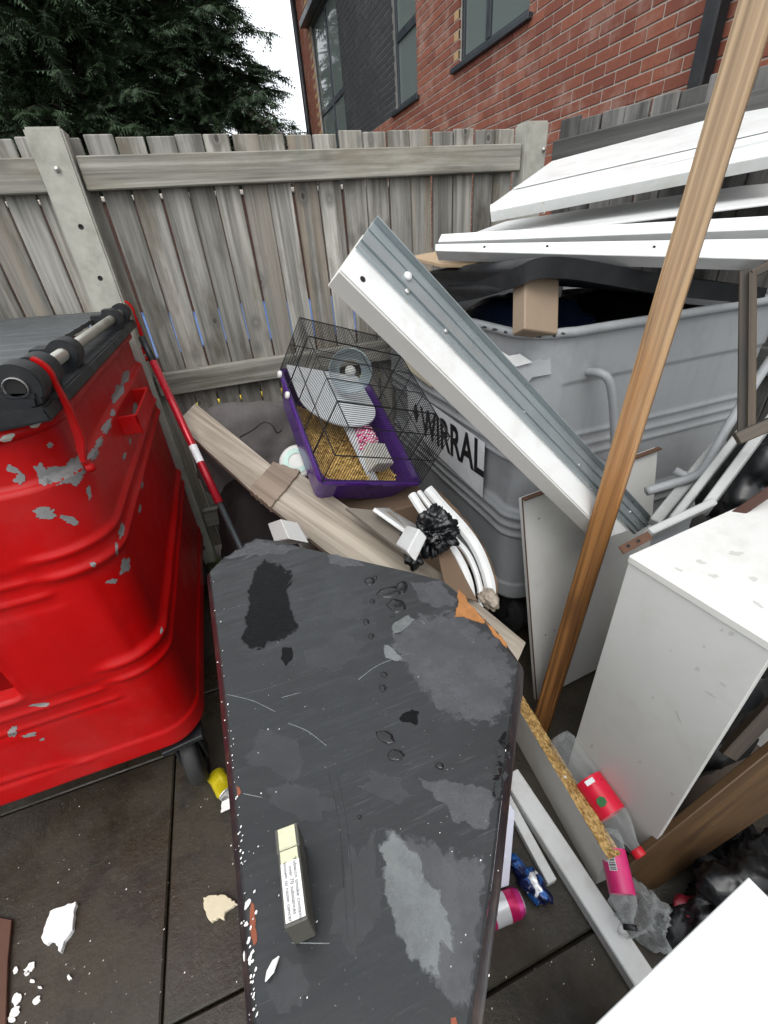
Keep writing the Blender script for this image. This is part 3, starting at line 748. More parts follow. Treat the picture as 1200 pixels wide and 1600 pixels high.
for y0 in (.950, 2.105):
    s_ = strap(y0, y0+.017)
    for dz in (1.185, 1.145):
        lathe('bolt', [(.0, .016), (.008, .014), (.010, .008), (.010, 0)], Matrix.Translation((HXX+.016, y0+.022, dz)), M_red, s_, 10)
# lifting handle on the long side
hd = slab('handle', [Vector((-.283, 1.36, 1.075)), Vector((-.283, 1.68, 1.075)), Vector((-.283, 1.68, 1.13)), Vector((-.283, 1.36, 1.13))], .006, M_red, rb)
for y0 in (1.36, 1.668): bx('handle_bracket', (-.335, y0, 1.075), (-.283, y0+.012, 1.13), M_red, hd, .002)
castor(rb, -.425, .985, .12); castor(rb, -.425, 2.03, .4); castor(rb, -1.22, .985, .3); castor(rb, -1.22, 2.03, .2)
# knocked-off paint
chips = [(92, 738, 30, 15, .0), (62, 733, 12, 11, .9), (118, 728, 14, 18, .2), (112, 748, 16, 10, 0), (70, 750, 10, 9, 0), (18, 732, 11, 7, .3), (30, 748, 9, 10, .4), (70, 802, 19, 9, -.2), (110, 813, 14, 6, .35), (78, 696, 5, 5, 0),
         (146, 711, 6, 13, .5), (155, 690, 5, 12, .5), (166, 668, 5, 13, .5), (184, 615, 8, 20, .4), (196, 590, 6, 12, .5), (208, 563, 5, 11, .5), (212, 640, 5, 13, .2), (176, 645, 4, 7, .4), (129, 697, 4, 5, 0), (139, 770, 4, 10, -.2),
         (194, 712, 3, 7, .2), (189, 829, 4, 14, .1), (182, 855, 3, 9, 0), (195, 887, 9, 13, .5), (145, 882, 5, 4, 0), (174, 908, 9, 4, -.3), (203, 690, 2, 5, 0), (218, 795, 2, 7, .1), (222, 758, 2, 6, .1), (20, 1143, 7, 8, 0), (47, 1148, 14, 3, -.15), (65, 1101, 15, 3, -.1), (66, 1155, 5, 2, -.3), (252, 985, 2, 6, .2), (55, 664, 10, 6, -.3)]
for i, (x_, y_, rx, ry, a) in enumerate(chips):
    decal('paint_chip', blob(x_, y_, rx, ry, 100+i, 26, .45, a), RBV, M_primer, rb, .0008)
RMV = bvh_of(rimo)
for i, (x_, y_, rx, ry) in enumerate(((12, 684, 12, 6), (56, 663, 9, 5))): decal('paint_chip', blob(x_, y_, rx, ry, 200+i, 18, .3, -.5), RMV, soften(plain('bare rim metal', (.42, .40, .36), .5, .3, 50), 200, .8, .1, .2), rb, .0006)

# ---- grey bin
GX, GY = 1.27, 1.60
gb = thing('wheeled_bin', 'large grey metal wheeled bin with white council label, buried in junk', 'bin', (GX, GY, 0))
def disp_grey(x, y, nx, ny, z):
    o = -.016*(1-(z-.24)/1.01)
    o += .006*sstep(.345, .335, z) - .030*sstep(.275, .24, z)
    wl = 1.0
    end = (ny < -.9)
    if end:
        k = sstep(-.39, -.375, x)
        o += .006*k*sstep(1.104, 1.112, z)
        o += .004*sstep(-.40, -.39, x)
    for zc in (.935, .895, .858): o += .006*ridge(z, zc, .007)*(1 if (end or abs(nx) > .2) else 1)
    for zc in (.648, .610, .572): o += .0085*ridge(z, zc, .0085)
    if nx < -.3:
        o -= .010*sstep(.86, .84, z)*sstep(.665, .685, z)
        # dents near the front corner
        for dy, dz, rr, am in ((-.50, .78, .06, .012), (-.46, .70, .05, .010), (-.54, .86, .05, .008)):
            o -= am*math.exp(-((y-dy)**2+(z-dz)**2)/(rr*rr))
    o += .0025*noise.noise(Vector((x*5+y*5, z*4, 7)))
    return o
gbody, grim = bin_body('body', GX, GY, .50, .60, M_grey, gb, disp_grey, R=.10)
grimo = tube('rim', grim, .0135, M_grey, gb, 10, closed=True)
M_gchip = soften(flat('dark chip in paint', (.03, .028, .026), .8), 300, .6, .05, .15)
GBV = bvh_of(gbody); GRV = bvh_of(grimo)
for i, (x_, y_) in enumerate(((740, 507), (757, 511), (772, 515), (790, 519), (806, 522), (842, 526), (866, 525), (880, 521))):
    decal('paint_chip', blob(x_, y_, 3+i % 3, 2, 300+i, 10, .4), GRV, M_gchip, gb, .0006)
# pull handle
h0, h1 = onY(921, 583, .985), onY(936, 720, .985)
tube('handle', catmull([h0+Vector((0, .02, 0)), h0+Vector((.01, -.035, .004)), h0+Vector((.032, -.055, -.03)), h0.lerp(h1, .5)+Vector((.02, -.058, 0)), h1+Vector((0, -.055, .03)), h1+Vector((0, -.03, 0)), h1+Vector((0, .02, -.005))], 5), .012, M_grey, gb, 10)
# broken corner plate
M_pale = plain('torn pale paint', (.52, .53, .52), .6, .1, 30)
pl_ = [onpl(x_, y_, Vector((.80, 1.03, 1.2)), Vector((-.45, -.85, .2)).normalized()) for x_, y_ in ((775, 545), (795, 557), (812, 552), (832, 565), (860, 552), (862, 585), (832, 590), (826, 597), (815, 590))]
slab('corner_plate', pl_, .006, M_grey, gb, .001)
pl2 = [onpl(x_, y_, Vector((.795, 1.02, 1.2)), Vector((-.45, -.85, .2)).normalized()) for x_, y_ in ((777, 545), (795, 556), (812, 553), (832, 566), (806, 573))]
slab('torn_label', pl2, .0015, M_pale, gb, 0)
# council label
XL = .768
M_sheet = plain('white vinyl label', (.70, .71, .72), .45, .05, 10, dirt=.4, dcol=(.3, .3, .29), dscale=14)
M_ink = flat('black ink', (.012, .012, .014), .5)
lab = mk('label', [(XL, 1.195, .655), (XL, 1.90, .69), (XL, 1.90, .90), (XL, 1.20, .876)], [(0, 1, 2, 3)], M_sheet, gb)
TM = Matrix(((0, 0, -1, XL-.0015), (-1, 0, 0, 1.47), (0, 1, 0, .787), (0, 0, 0, 1))) @ Matrix.Rotation(.05, 4, 'Z')
text('lettering', 'WIRRAL', TM, .185, M_ink, lab, bold=.005, sx=.80)
TM2 = Matrix(((0, 0, -1, XL-.0015), (-1, 0, 0, 1.80), (0, 1, 0, .80), (0, 0, 0, 1)))
mk('emblem', [TM2 @ Vector(q_) for q_ in ((-.035, 0, 0), (0, -.05, 0), (.035, 0, 0), (0, .05, 0))], [(0, 1, 2, 3)], M_ink, lab)
M_cream = plain('cream notice', (.50, .46, .34), .6, .05, 12, dirt=.2)
XN = .764
nt1 = mk('notice', [(XN, 1.62, .965), (XN, 1.92, .99), (XN, 1.92, 1.15), (XN, 1.66, 1.14)], [(0, 1, 2, 3)], M_cream, gb)
for i in range(3):
    TMn = Matrix(((0, 0, -1, XN-.0015), (-1, 0, 0, 1.76), (0, 1, 0, 1.10-i*.042), (0, 0, 0, 1)))
    text('print', ('no hot ashes', 'domestic waste', 'only')[i], TMn, .032, M_ink, nt1)
hp = quadD([(690, 607), (718, 632), (716, 647), (691, 621)], 1.5, 0)
slab('ticket_holder', hp, .006, clear('clear acrylic', rough=.15, ior=1.3), gb, .001)
castor(gb, .88, 1.12, .2); castor(gb, .88, 2.08, .2); castor(gb, 1.66, 1.12, .5); castor(gb, 1.66, 2.08, .2)
# propped lid: warped black sheet, front edge lifted on the block
fr = [onX(690, 452, .74), onX(735, 443, .745), onY(800, 420, 1.06), onY(840, 403, 1.0), onY(890, 402, .985), onY(960, 414, .98), onY(1030, 428, .98), onY(1110, 440, .98), onY(1200, 450, .98)]
fr = [Vector((.735, 1.75, fr[0].z-.03))] + fr
fr = catmull(fr, 6); V, Fc = [], []; m_ = len(fr)
for i, p in enumerate(fr):
    bk = Vector((max(p.x, .74)+.02, 2.12, 1.335)); dn = Vector((0, 0, -.046))
    for (q_) in (p+dn, p, p.lerp(bk, .35)+Vector((0, 0, .012)), p.lerp(bk, .7)+Vector((0, 0, .01)), bk, bk+dn*.5, p.lerp(bk, .03)+dn): V.append(q_)
for i in range(m_-1):
    for k in range(7): Fc.append((i*7+k, i*7+(k+1) % 7, (i+1)*7+(k+1) % 7, (i+1)*7+k))
Fc.append(tuple(range(7))); Fc.append(tuple((m_-1)*7+k for k in range(6, -1, -1)))
mk('lid', V, Fc, M_lid if False else M_blackpl, gb)
# what is in it: bags raised and enlarged to darken the inside of the tub
M_bag = plain('black polythene', (.006, .0065, .0075), .32, .3, 10, bmp=.6, bscale=35)
M_bluebag = plain('navy polythene', (.012, .02, .05), .3, .3, 10, bmp=.5, bscale=30)
def crumple(name, c, sx, sy, sz, mat, label, cat, seed, sub=4, amp=.22, freq=6.0, group=None, zmin=None):
    bm = bmesh.new(); bmesh.ops.create_icosphere(bm, subdivisions=sub, radius=1.0); o3 = Vector((seed*3.1, seed*1.7, 0))
    for v in bm.verts:
        d_ = v.co.normalized(); f = 1+amp*noise.noise(d_*1.5+o3)*1.2; w = Vector((d_.x*sx, d_.y*sy, d_.z*sz))
        q = w*freq/max(sx, sy, sz)
        cr = abs(noise.noise(q+o3))+.5*abs(noise.noise(q*2.3+o3)); v.co = w*(f-amp*cr)
        if zmin is not None and v.co.z+c[2] < zmin: v.co.z = zmin-c[2]
    me = bpy.data.meshes.new(name); bm.to_mesh(me); bm.free(); me.polygons.foreach_set('use_smooth', [True]*len(me.polygons))
    o = link(name, me, mat, None, Matrix.Translation(c)); return setprops(o, label, cat, group)
crumple('bin_bag', (1.06, 1.48, 1.10), .24, .42, .20, M_bluebag, 'dark navy bin bag lying inside the grey bin', 'bag', 3)
crumple('bin_bag', (1.46, 1.42, 1.10), .26, .40, .20, M_bag, 'black bin bag inside the grey bin on the right', 'bag', 4)

# ================================================================ THE JUNK
def on_top(o, label, cat, group=None): return setprops(o, label, cat, group)
# ---- black corner cabinet in the foreground (its top is the big dark surface)
TZ = .95
def mat_black_top():
    m, t, b = newmat('scuffed black laminate'); ge = N(t, 'ShaderNodeNewGeometry'); v = ge.outputs['Position']
    c = mix(t, nz(t, v, 7, 7, .65), (.012, .013, .014), (.030, .032, .034))
    mp = N(t, 'ShaderNodeMapping'); mp.inputs['Scale'].default_value = (9, 70, 1); mp.inputs['Rotation'].default_value = (0, 0, .75); t.links.new(v, mp.inputs['Vector'])
    c = mix(t, ramp(t, nz(t, mp.outputs[0], 1.0, 5, .7), [(.50, 0.0), (.74, .5)]), c, (.055, .058, .060))
    mq = N(t, 'ShaderNodeMapping'); mq.inputs['Scale'].default_value = (11, 260, 1); mq.inputs['Rotation'].default_value = (0, 0, .95); t.links.new(v, mq.inputs['Vector'])
    sf = N(t, 'ShaderNodeMath', operation='MULTIPLY'); t.links.new(ramp(t, nz(t, mq.outputs[0], 1.0, 6, .7), [(.60, 0.0), (.70, .8)]), sf.inputs[0]); t.links.new(ramp(t, nz(t, v, 5, 4, .6), [(.42, 0.0), (.62, 1.0)]), sf.inputs[1])
    c = mix(t, sf.outputs[0], c, (.13, .133, .133))
    c = mix(t, ramp(t, nz(t, v, 3.5, 5, .6), [(.40, 0.0), (.65, .55)]), c, (.011, .012, .013))
    c = mix(t, ramp(t, nz(t, v, 240, 2, .5), [(.70, 0.0), (.76, .6)]), c, (.17, .17, .165))
    t.links.new(c, b.inputs['Base Color'])
    t.links.new(ramp(t, nz(t, v, 9, 6, .7), [(.3, .20), (.7, .50)]), b.inputs['Roughness'])
    # soft creases in the film
    w = N(t, 'ShaderNodeMapping'); w.inputs['Scale'].default_value = (5, 16, 1); w.inputs['Rotation'].default_value = (0, 0, .55); t.links.new(v, w.inputs['Vector'])
    h = N(t, 'ShaderNodeMath', operation='ADD'); t.links.new(nz(t, w.outputs[0], 1.0, 2, .5, .3), h.inputs[0]); 
    m2 = N(t, 'ShaderNodeMath', operation='MULTIPLY'); t.links.new(nz(t, v, 160, 4, .6), m2.inputs[0]); m2.inputs[1].default_value = .05; t.links.new(m2.outputs[0], h.inputs[1])
    b.inputs['Specular IOR Level'].default_value = .38; bump(t, b, h.outputs[0], .35, .012); return m
M_btop = mat_black_top()
M_bedge = plain('dark purple edge film', (.014, .0085, .011), .35, .4, 30, bmp=.3, dirt=.3, dcol=(.20, .11, .05), dscale=25)
M_bbody = plain('black laminate', (.020, .021, .022), .5, .2, 14)
pxs = [(326, 893), (345, 874), (400, 840), (438, 845), (476, 855), (560, 874), (640, 892), (690, 905), (712, 922), (740, 950), (775, 985), (811, 1036), (808, 1070), (801, 1110), (785, 1240), (770, 1370), (752, 1490), (735, 1600)]
top = [gz(x_, y_, TZ) for x_, y_ in pxs] + [Vector((.005, .004, TZ)), Vector((-.105, .02, TZ))] + [gz(x_, y_, TZ) for x_, y_ in ((395, 1600), (378, 1400), (363, 1230), (345, 1050), (333, 950))]
cab = thing('corner_cabinet', 'scuffed black corner cabinet in the foreground with wet patches on its top', 'cabinet', (.07, .42, 0))
ctop = slab('top_panel', top, .03, M_btop, cab, .003)
cen = sum(top, Vector())/len(top)
def off(poly, k, z):
    out = []
    n = len(poly)
    for i in range(n):
        a, b, c_ = poly[i-1], poly[i], poly[(i+1) % n]
        t1 = (b-a).normalized(); t2 = (c_-b).normalized(); n1 = Vector((t1.y, -t1.x, 0)); n2 = Vector((t2.y, -t2.x, 0))
        nn = (n1+n2).normalized()
        if nn.dot(b-cen) < 0: nn = -nn
        out.append(Vector((b.x+nn.x*k, b.y+nn.y*k, z)))
    return out
# rounded edge film just below the top
ring = [off(top, .0002, TZ-.0035), off(top, .006, TZ-.010), off(top, .0095, TZ-.022), off(top, .0095, TZ-.034), off(top, .002, TZ-.040)]
n_ = len(top); V = [p for rg in ring for p in rg]; Fc = []
for i in range(4):
    for k in range(n_): Fc.append((i*n_+k, i*n_+(k+1) % n_, (i+1)*n_+(k+1) % n_, (i+1)*n_+k))
mk('edge_band', V, Fc, M_bedge, cab, smooth=True)
slab('carcass', off(top, -.015, TZ-.034), TZ-.034-.05, M_bbody, cab, .002); slab('plinth', off(top, -.06, .05), .049, M_bbody, cab, .002)
CTV = bvh_of(ctop)
def film(name, col, rough, var=.2, ns=40, bmp=.0, al=.75, spec=.5):
    m, t, b = newmat(name); ge = N(t, 'ShaderNodeNewGeometry'); v = ge.outputs['Position']
    mp = N(t, 'ShaderNodeMapping'); mp.inputs['Scale'].default_value = (9, 60, 1); mp.inputs['Rotation'].default_value = (0, 0, .75); t.links.new(v, mp.inputs['Vector'])
    c = mix(t, nz(t, v, ns, 6, .7), sc(col, 1-var), sc(col, 1+var)); t.links.new(c, b.inputs['Base Color']); b.inputs['Roughness'].default_value = rough; b.inputs['Specular IOR Level'].default_value = spec
    if al < 1: t.links.new(ramp(t, nz(t, v, 28, 6, .75), [(.25, al*.55), (.6, al)]), b.inputs['Alpha'])
    return m
F_wet = film('wet black film', (.010, .0105, .011), .16, al=.93); F_dry = film('dried pale film', (.135, .135, .145), .50, al=.75); F_pale = film('pale scuffed film', (.24, .255, .255), .6, .25, 60, al=.72)
F_wet2 = soften(film('wet black film edge', (.004, .0042, .0045), .25, al=.97, spec=.10), 90, .9, .1, .22); F_dry2 = soften(film('dried pale film edge', (.075, .076, .082), .36, al=.8), 60, 1.5, .1, .8); F_pale2 = soften(film('pale scuffed film edge', (.17, .182, .182), .5, .3, 60, al=.75), 70, 1.5, .1, .75)
F_raw = soften(plain('orange raw chipboard', (.30, .125, .036), .85, .45, 90, bmp=.5, bscale=160, dirt=.5, dcol=(.08, .04, .02), dscale=60), 160, .8, .05, .15)
F_faint = soften(film('faint drying mark', (.055, .057, .06), .5, .2, 30, al=.55), 45, 1.4, .2, .8)
def poly_noise(pts, amp, seed, step=4):
    out = []; r = random.Random(seed)
    for i in range(len(pts)):
        a, b = Vector((*pts[i], 0)), Vector((*pts[(i+1) % len(pts)], 0)); k = max(1, int((b-a).length/step))
        for j in range(k):
            p = a.lerp(b, j/k); 
            q = [noise.noise(Vector((p.x*.07, p.y*.07, seed+m_)))*amp*2.4+noise.noise(Vector((p.x*.33, p.y*.33, seed+m_)))*amp*.55 for m_ in (0, 9)]; out.append((p.x+q[0], p.y+q[1]))
    return out
def patch(name, pts, mat, seed, amp=2.5, off_=.0004):
    poly = poly_noise(pts, amp, seed); V = []
    c_ = (sum(p[0] for p in poly)/len(poly), sum(p[1] for p in poly)/len(poly)); n = len(poly); Fc = []
    poly = sorted(poly, key=lambda p: math.atan2(p[1]-c_[1], p[0]-c_[0]))
    for s_ in (1.0, .74, .45):
        for p in poly: V.append(gz(c_[0]+(p[0]-c_[0])*s_, c_[1]+(p[1]-c_[1])*s_, TZ+off_))
    V.append(gz(c_[0], c_[1], TZ+off_))
    for i in range(2):
        for k in range(n): Fc.append((i*n+k, i*n+(k+1) % n, (i+1)*n+(k+1) % n, (i+1)*n+k))
    for k in range(n): Fc.append((2*n+k, 2*n+(k+1) % n, 3*n))
    return edge_attr(mk(name, V, Fc, mat, cab), [0.0]*n+[.6]*n+[1.0]*(n+1))
patch('wet_patch', [(405, 874), (440, 880), (462, 892), (452, 915), (455, 945), (468, 985), (440, 1002), (412, 1012), (392, 1020), (378, 1000), (384, 965), (392, 910)], F_wet2, 1, 3.5)
patch('wet_patch', [(440, 1010), (456, 1010), (458, 1030), (448, 1040), (437, 1028)], F_wet2, 2, 2)
patch('wet_patch', [(640, 1110), (656, 1112), (655, 1128), (632, 1132), (622, 1120)], F_wet2, 12, 3)
patch('dried_patch', [(348, 872), (400, 842), (470, 856), (440, 868), (395, 866), (368, 880)], F_dry2, 3, 2)
patch('dried_patch', [(510, 865), (560, 874), (578, 884), (540, 886), (515, 880)], F_dry2, 4, 2)
patch('dried_patch', [(640, 908), (690, 908), (714, 935), (712, 950), (680, 950), (655, 938)], F_dry2, 5, 2.5)
patch('dried_patch', [(660, 960), (720, 952), (780, 1000), (806, 1040), (800, 1105), (770, 1140), (720, 1128), (670, 1100), (640, 1060), (625, 1020), (600, 1030), (605, 1000), (630, 965)], F_dry2, 6, 4)
patch('pale_scuff', [(612, 975), (640, 960), (648, 968), (630, 985), (614, 992)], F_pale2, 7, 2.5, .0007)
patch('pale_scuff', [(598, 1008), (612, 1012), (632, 1032), (620, 1036), (602, 1026)], F_pale2, 8, 2.5, .0007)
patch('dried_patch', [(652, 1216), (720, 1220), (775, 1238), (768, 1290), (748, 1300), (712, 1288), (690, 1255), (665, 1235)], F_dry2, 9, 3)
patch('dried_patch', [(600, 1285), (640, 1300), (720, 1330), (760, 1345), (748, 1500), (735, 1590), (690, 1560), (640, 1480), (610, 1400)], F_dry2, 13, 4)
patch('pale_scuff', [(588, 1305), (608, 1292), (655, 1330), (660, 1360), (690, 1400), (712, 1470), (706, 1495), (690, 1470), (688, 1530), (672, 1530), (640, 1500), (618, 1450), (598, 1390), (596, 1330)], F_pale2, 10, 3, .0008)
patch('raw_chip', [(714, 922), (740, 950), (762, 972), (756, 978), (740, 968), (708, 962), (716, 948)], F_raw, 11, 2, .0009)
patch('raw_chip', [(758, 970), (775, 985), (797, 1012), (793, 1014), (770, 990)], F_raw, 14, 1.2, .0009)
for i, (x_, y_, rx, ry, a) in enumerate(((470, 1250, 60, 26, .4), (560, 1400, 40, 90, .1), (430, 1180, 50, 40, .2), (520, 1020, 46, 30, -.4), (690, 1030, 40, 26, .6), (600, 1230, 46, 22, .3), (450, 1540, 36, 40, 0), (545, 950, 30, 22, 0))):
    patch('dried_patch', blob(x_, y_, rx, ry, 40+i, 20, .35, a), F_faint, 80+i, 3, .0002)
# beads of water
def bead(cx, cy, rx, ry, seed, ang=0, h=.0022):
    poly = blob(cx, cy, rx, ry, seed, 22, .16, ang); c = gz(cx, cy, TZ); V, Fc = [], []; n = len(poly)
    pts = [gz(p[0], p[1], TZ+.0003) for p in poly]
    for s, z in ((1.0, 0), (.93, .55), (.75, .85), (.4, 1.0)):
        for p in pts: q = c+(p-c)*s; V.append(Vector((q.x, q.y, TZ+.0003+h*z)))
    V.append(Vector((c.x, c.y, TZ+.0003+h)))
    for i in range(3):
        for k in range(n): Fc.append((i*n+k, i*n+(k+1) % n, (i+1)*n+(k+1) % n, (i+1)*n+k))
    for k in range(n): Fc.append((3*n+k, 3*n+(k+1) % n, 4*n))
    mk('water_bead', V, Fc, F_wet, cab, smooth=True)
F_wetd = F_wet
for i, (x_, y_, rx, ry, a) in enumerate(((577, 908, 8, 6, 0), (586, 903, 4, 3, 0), (608, 925, 20, 8, -.2), (628, 918, 9, 10, .4), (619, 946, 15, 10, .2), (582, 940, 4, 3, 0), (572, 972, 5, 4, 0), (580, 994, 5, 4, 0), (613, 962, 3, 2, 0), (600, 1054, 5, 4, 0), (598, 1075, 6, 5, .5), (602, 1152, 16, 9, .5), (618, 1180, 13, 10, 0), (687, 1197, 7, 5, .3), (562, 1277, 3, 3, 0))):
    bead(x_, y_, rx, ry, 400+i, a)
# lifted and torn film edge on the right, chips of white laminate down the left edge
M_flake = plain('white paint flake', (.74, .73, .70), .7, .1, 60)
M_rust = soften(plain('orange rust spot', (.22, .06, .028), .8, .3, 80), 250, .8, .05, .15)
r = random.Random(31); V, Fc = [], []
def shard(p, s, seed, tilt=.6):
    rr = random.Random(seed); k = rr.randint(4, 6); a0 = rr.uniform(0, 6.28); o = len(V); nx_ = Vector((rr.uniform(-tilt, tilt), rr.uniform(-tilt, tilt), 1)).normalized(); ux = nx_.orthogonal().normalized(); uy = nx_.cross(ux)
    ring_ = []
    for j in range(k): a = a0+6.283*j/k; q = p+(ux*math.cos(a)+uy*math.sin(a)*.6)*s*rr.uniform(.5, 1.2); ring_.append(q)
    for q in ring_: V.append(q)
    for q in ring_: V.append(q-nx_*s*.12)
    Fc.append(tuple(o+j for j in range(k))); Fc.append(tuple(o+k+j for j in range(k-1, -1, -1)))
    for j in range(k): Fc.append((o+j, o+k+j, o+k+(j+1) % k, o+(j+1) % k))
edgepts = [(328, 900), (333, 950), (345, 1050), (363, 1230), (378, 1400), (395, 1600)]
for i in range(150):
    t_ = r.random()**.6; y_ = 905+690*t_; 
    for k in range(5):
        if edgepts[k][1] <= y_ <= edgepts[k+1][1]:
            x_ = edgepts[k][0]+(edgepts[k+1][0]-edgepts[k][0])*(y_-edgepts[k][1])/(edgepts[k+1][1]-edgepts[k][1]); break
    big = 1370 < y_ < 1530 and r.random() < .5
    dx_ = abs(r.gauss(0, 7 if not big else 10))-3
    shard(gz(x_+dx_, y_, TZ+.001 if dx_ > 2 else TZ-.008)+Vector((0, 0, .0005)), r.uniform(.0007, .0018) if not big else r.uniform(.0014, .0042), i, .4)
setprops(mk('flakes', V, Fc, M_flake, cab), kind='stuff')
V, Fc = [], []
for i in range(70):
    shard(gz(min(790, max(345, r.choice((380, 420, 700, 760, 740, 450))+r.gauss(0, 38))), r.choice((1000, 1080, 1450, 1300))+r.gauss(0, 90), TZ+.0006), abs(r.gauss(.0005, .0004))+.0002, 900+i, .2)
setprops(mk('specks', V, Fc, M_flake, cab), kind='stuff')
for i, pts in enumerate(([(392, 1408), (397, 1412), (402, 1470), (396, 1480), (390, 1440)], [(369, 1228), (374, 1230), (376, 1240), (371, 1246)], [(704, 1590), (712, 1588), (716, 1605), (704, 1606)])): patch('rust_spot', pts, M_rust, 60+i, 1, .0006)
V, Fc = [], []
for i in range(26):
    y_ = 1148+i*4; shard(gz(790-(y_-1148)*.10+r.uniform(-8, 6), y_, TZ+r.uniform(-.012, .006)), r.uniform(.004, .010), 1500+i, 1.2)
mk('torn_film', V, Fc, F_wet, cab)
V, Fc = [], []; shard(gz(423, 1512, TZ+.004), .011, 77, .9); setprops(mk('paper_scrap', V, Fc, M_flake), 'small white paint scrap lying on the black cabinet top below the cigarette packet', 'scrap')
# scratches
for i, pts in enumerate(([(355, 1085), (395, 1095), (430, 1112)], [(450, 1130), (480, 1142), (510, 1165)], [(440, 1090), (470, 1082)], [(655, 968), (664, 975)], [(380, 1240), (410, 1246)], [(455, 1473), (515, 1474)], [(560, 1062), (590, 1040), (640, 1020)])):
    tube('scratch', [gz(x_, y_, TZ+.0002) for x_, y_ in catmull([(*p, 0) for p in pts], 4) and [(q.x, q.y) for q in catmull([(*p, 0) for p in pts], 4)]], .0006, F_pale, cab, 4)
for pts in ([(340, 958), (375, 946), (425, 938)], [(350, 1015), (392, 1022), (430, 1016), (470, 1000)], [(510, 1195), (528, 1280), (538, 1380), (545, 1490)], [(524, 1200), (541, 1285), (551, 1385), (557, 1480)], [(352, 1090), (420, 1075), (520, 1040)]):
    cc = catmull([(*p, 0) for p in pts], 6); tube('film_crease', [gz(q.x, q.y, TZ-.0016) for q in cc], [.0004]+[.0019]*(len(cc)-2)+[.0004], M_btop, cab, 10)
# ---- cigarette packet on the cabinet
pz = TZ+.050
A_, B_ = gz(447, 1291, pz), gz(463, 1443, pz); xv = (B_-A_).normalized(); yv = Vector((0, 0, 1)).cross(xv); yv.normalize()
LP = (B_-A_).length; WP = .021
pk = thing('cigarette_packet', 'empty grey cigarette packet lying on its side on the black cabinet top', 'packet', (A_+B_)/2-Vector((0, 0, .05)))
M_pack = plain('olive grey card', (.075, .072, .060), .45, .1, 30); M_packw = flat('white card', (.70, .70, .69), .6); M_packy = plain('faded yellow print', (.52, .52, .36), .6, .15, 300)
Mp = axes(xv, yv, (A_+B_)/2-Vector((0, 0, .0245)))
link('body', boxmesh(LP, WP, .049, .0012), M_pack, pk, Mp)
def on_pack(x0, x1, y0, y1, h=.0008): return [Mp @ Vector((a*LP, b*WP, .0245+h)) for a, b in ((x0, y0), (x1, y0), (x1, y1), (x0, y1))]
mk('lid_print', on_pack(-.46, -.24, -.40, .40), [(0, 1, 2, 3)], M_packy, pk)
mk('tax_strip', on_pack(-.23, -.10, -.40, .40), [(0, 1, 2, 3)], M_packy, pk)
wl_ = mk('warning_label', on_pack(-.10, .47, -.42, .42), [(0, 1, 2, 3)], M_packw, pk)
slab('lid', [Mp @ Vector((a*LP, b*WP, .0252)) for a, b in ((-.505, -.55), (-.225, -.55), (-.235, .55), (-.505, .55))], .04, M_pack, pk, .001)
mk('lid_print', [v+Vector((0, 0, .0012)) for v in on_pack(-.48, -.25, -.40, .40)], [(0, 1, 2, 3)], M_packy, pk)
for i, s_ in enumerate(('Tobacco smoke contains', 'over 70 substances', 'known to cause cancer')):
    Mt = Mp @ Matrix.Translation((LP*.185, WP*(.22-.22*i), .0261)) 
    text('print', s_, Mt, .0048, M_ink, wl_)

# ---- dark cushion and the things behind the plank
M_fab = plain('charcoal fabric', (.105, .097, .094), .95, .2, 60, bmp=.6, bscale=350, spec=.2)
M_fab2 = plain('black brown fabric', (.022, .018, .018), .95, .2, 40, bmp=.5, bscale=250, spec=.2)
def cushion(name, M, sx, sy, sz, mat, label, cat, seed, p=3.2, amp=.02):
    bm = bmesh.new(); bmesh.ops.create_icosphere(bm, subdivisions=5, radius=1)
    for v in bm.verts:
        d_ = v.co.normalized(); k = (abs(d_.x)**p+abs(d_.y)**p+abs(d_.z)**p)**(-1/p); q = d_*k
        q = Vector((q.x*sx, q.y*sy, q.z*sz)); q += d_*amp*(noise.noise(q*7+Vector((seed, 0, 0)))+.5*noise.noise(q*16)-.8*max(0, .12-abs(noise.noise(q*5+Vector((0, seed, 0)))))*4)
        v.co = q
    me = bpy.data.meshes.new(name); bm.to_mesh(me); bm.free(); me.polygons.foreach_set('use_smooth', [True]*len(me.polygons))
    return setprops(link(name, me, mat, None, M), label, cat)
cu = P(392, 700, 1.78)
cushion('sofa_cushion', Matrix.Translation((cu.x+.03, 1.93, .70)) @ Matrix.Rotation(.25, 4, 'Z') @ Matrix.Rotation(-.25, 4, 'X') @ Matrix.Rotation(.35, 4, 'Y'), .27, .12, .24, M_fab, 'charcoal grey sofa cushion wedged between fence and purple cage', 'cushion', 3)
cushion('sofa_cushion', Matrix.Translation((.03, 1.66, .36)) @ Matrix.Rotation(.2, 4, 'Z') @ Matrix.Rotation(.12, 4, 'Y'), .25, .20, .36, M_fab2, 'black fabric cushion standing under the broken oak plank beside the red pole', 'cushion', 8)
tube('cable', catmull([P(375, 683, 1.66), P(395, 672, 1.645), P(412, 660, 1.64), P(425, 664, 1.64), P(433, 676, 1.65), P(440, 672, 1.66)], 6), .003, M_blackpl, None, 6)
setprops(bpy.data.objects['cable'], 'thin black cable lying across the charcoal sofa cushion', 'cable')
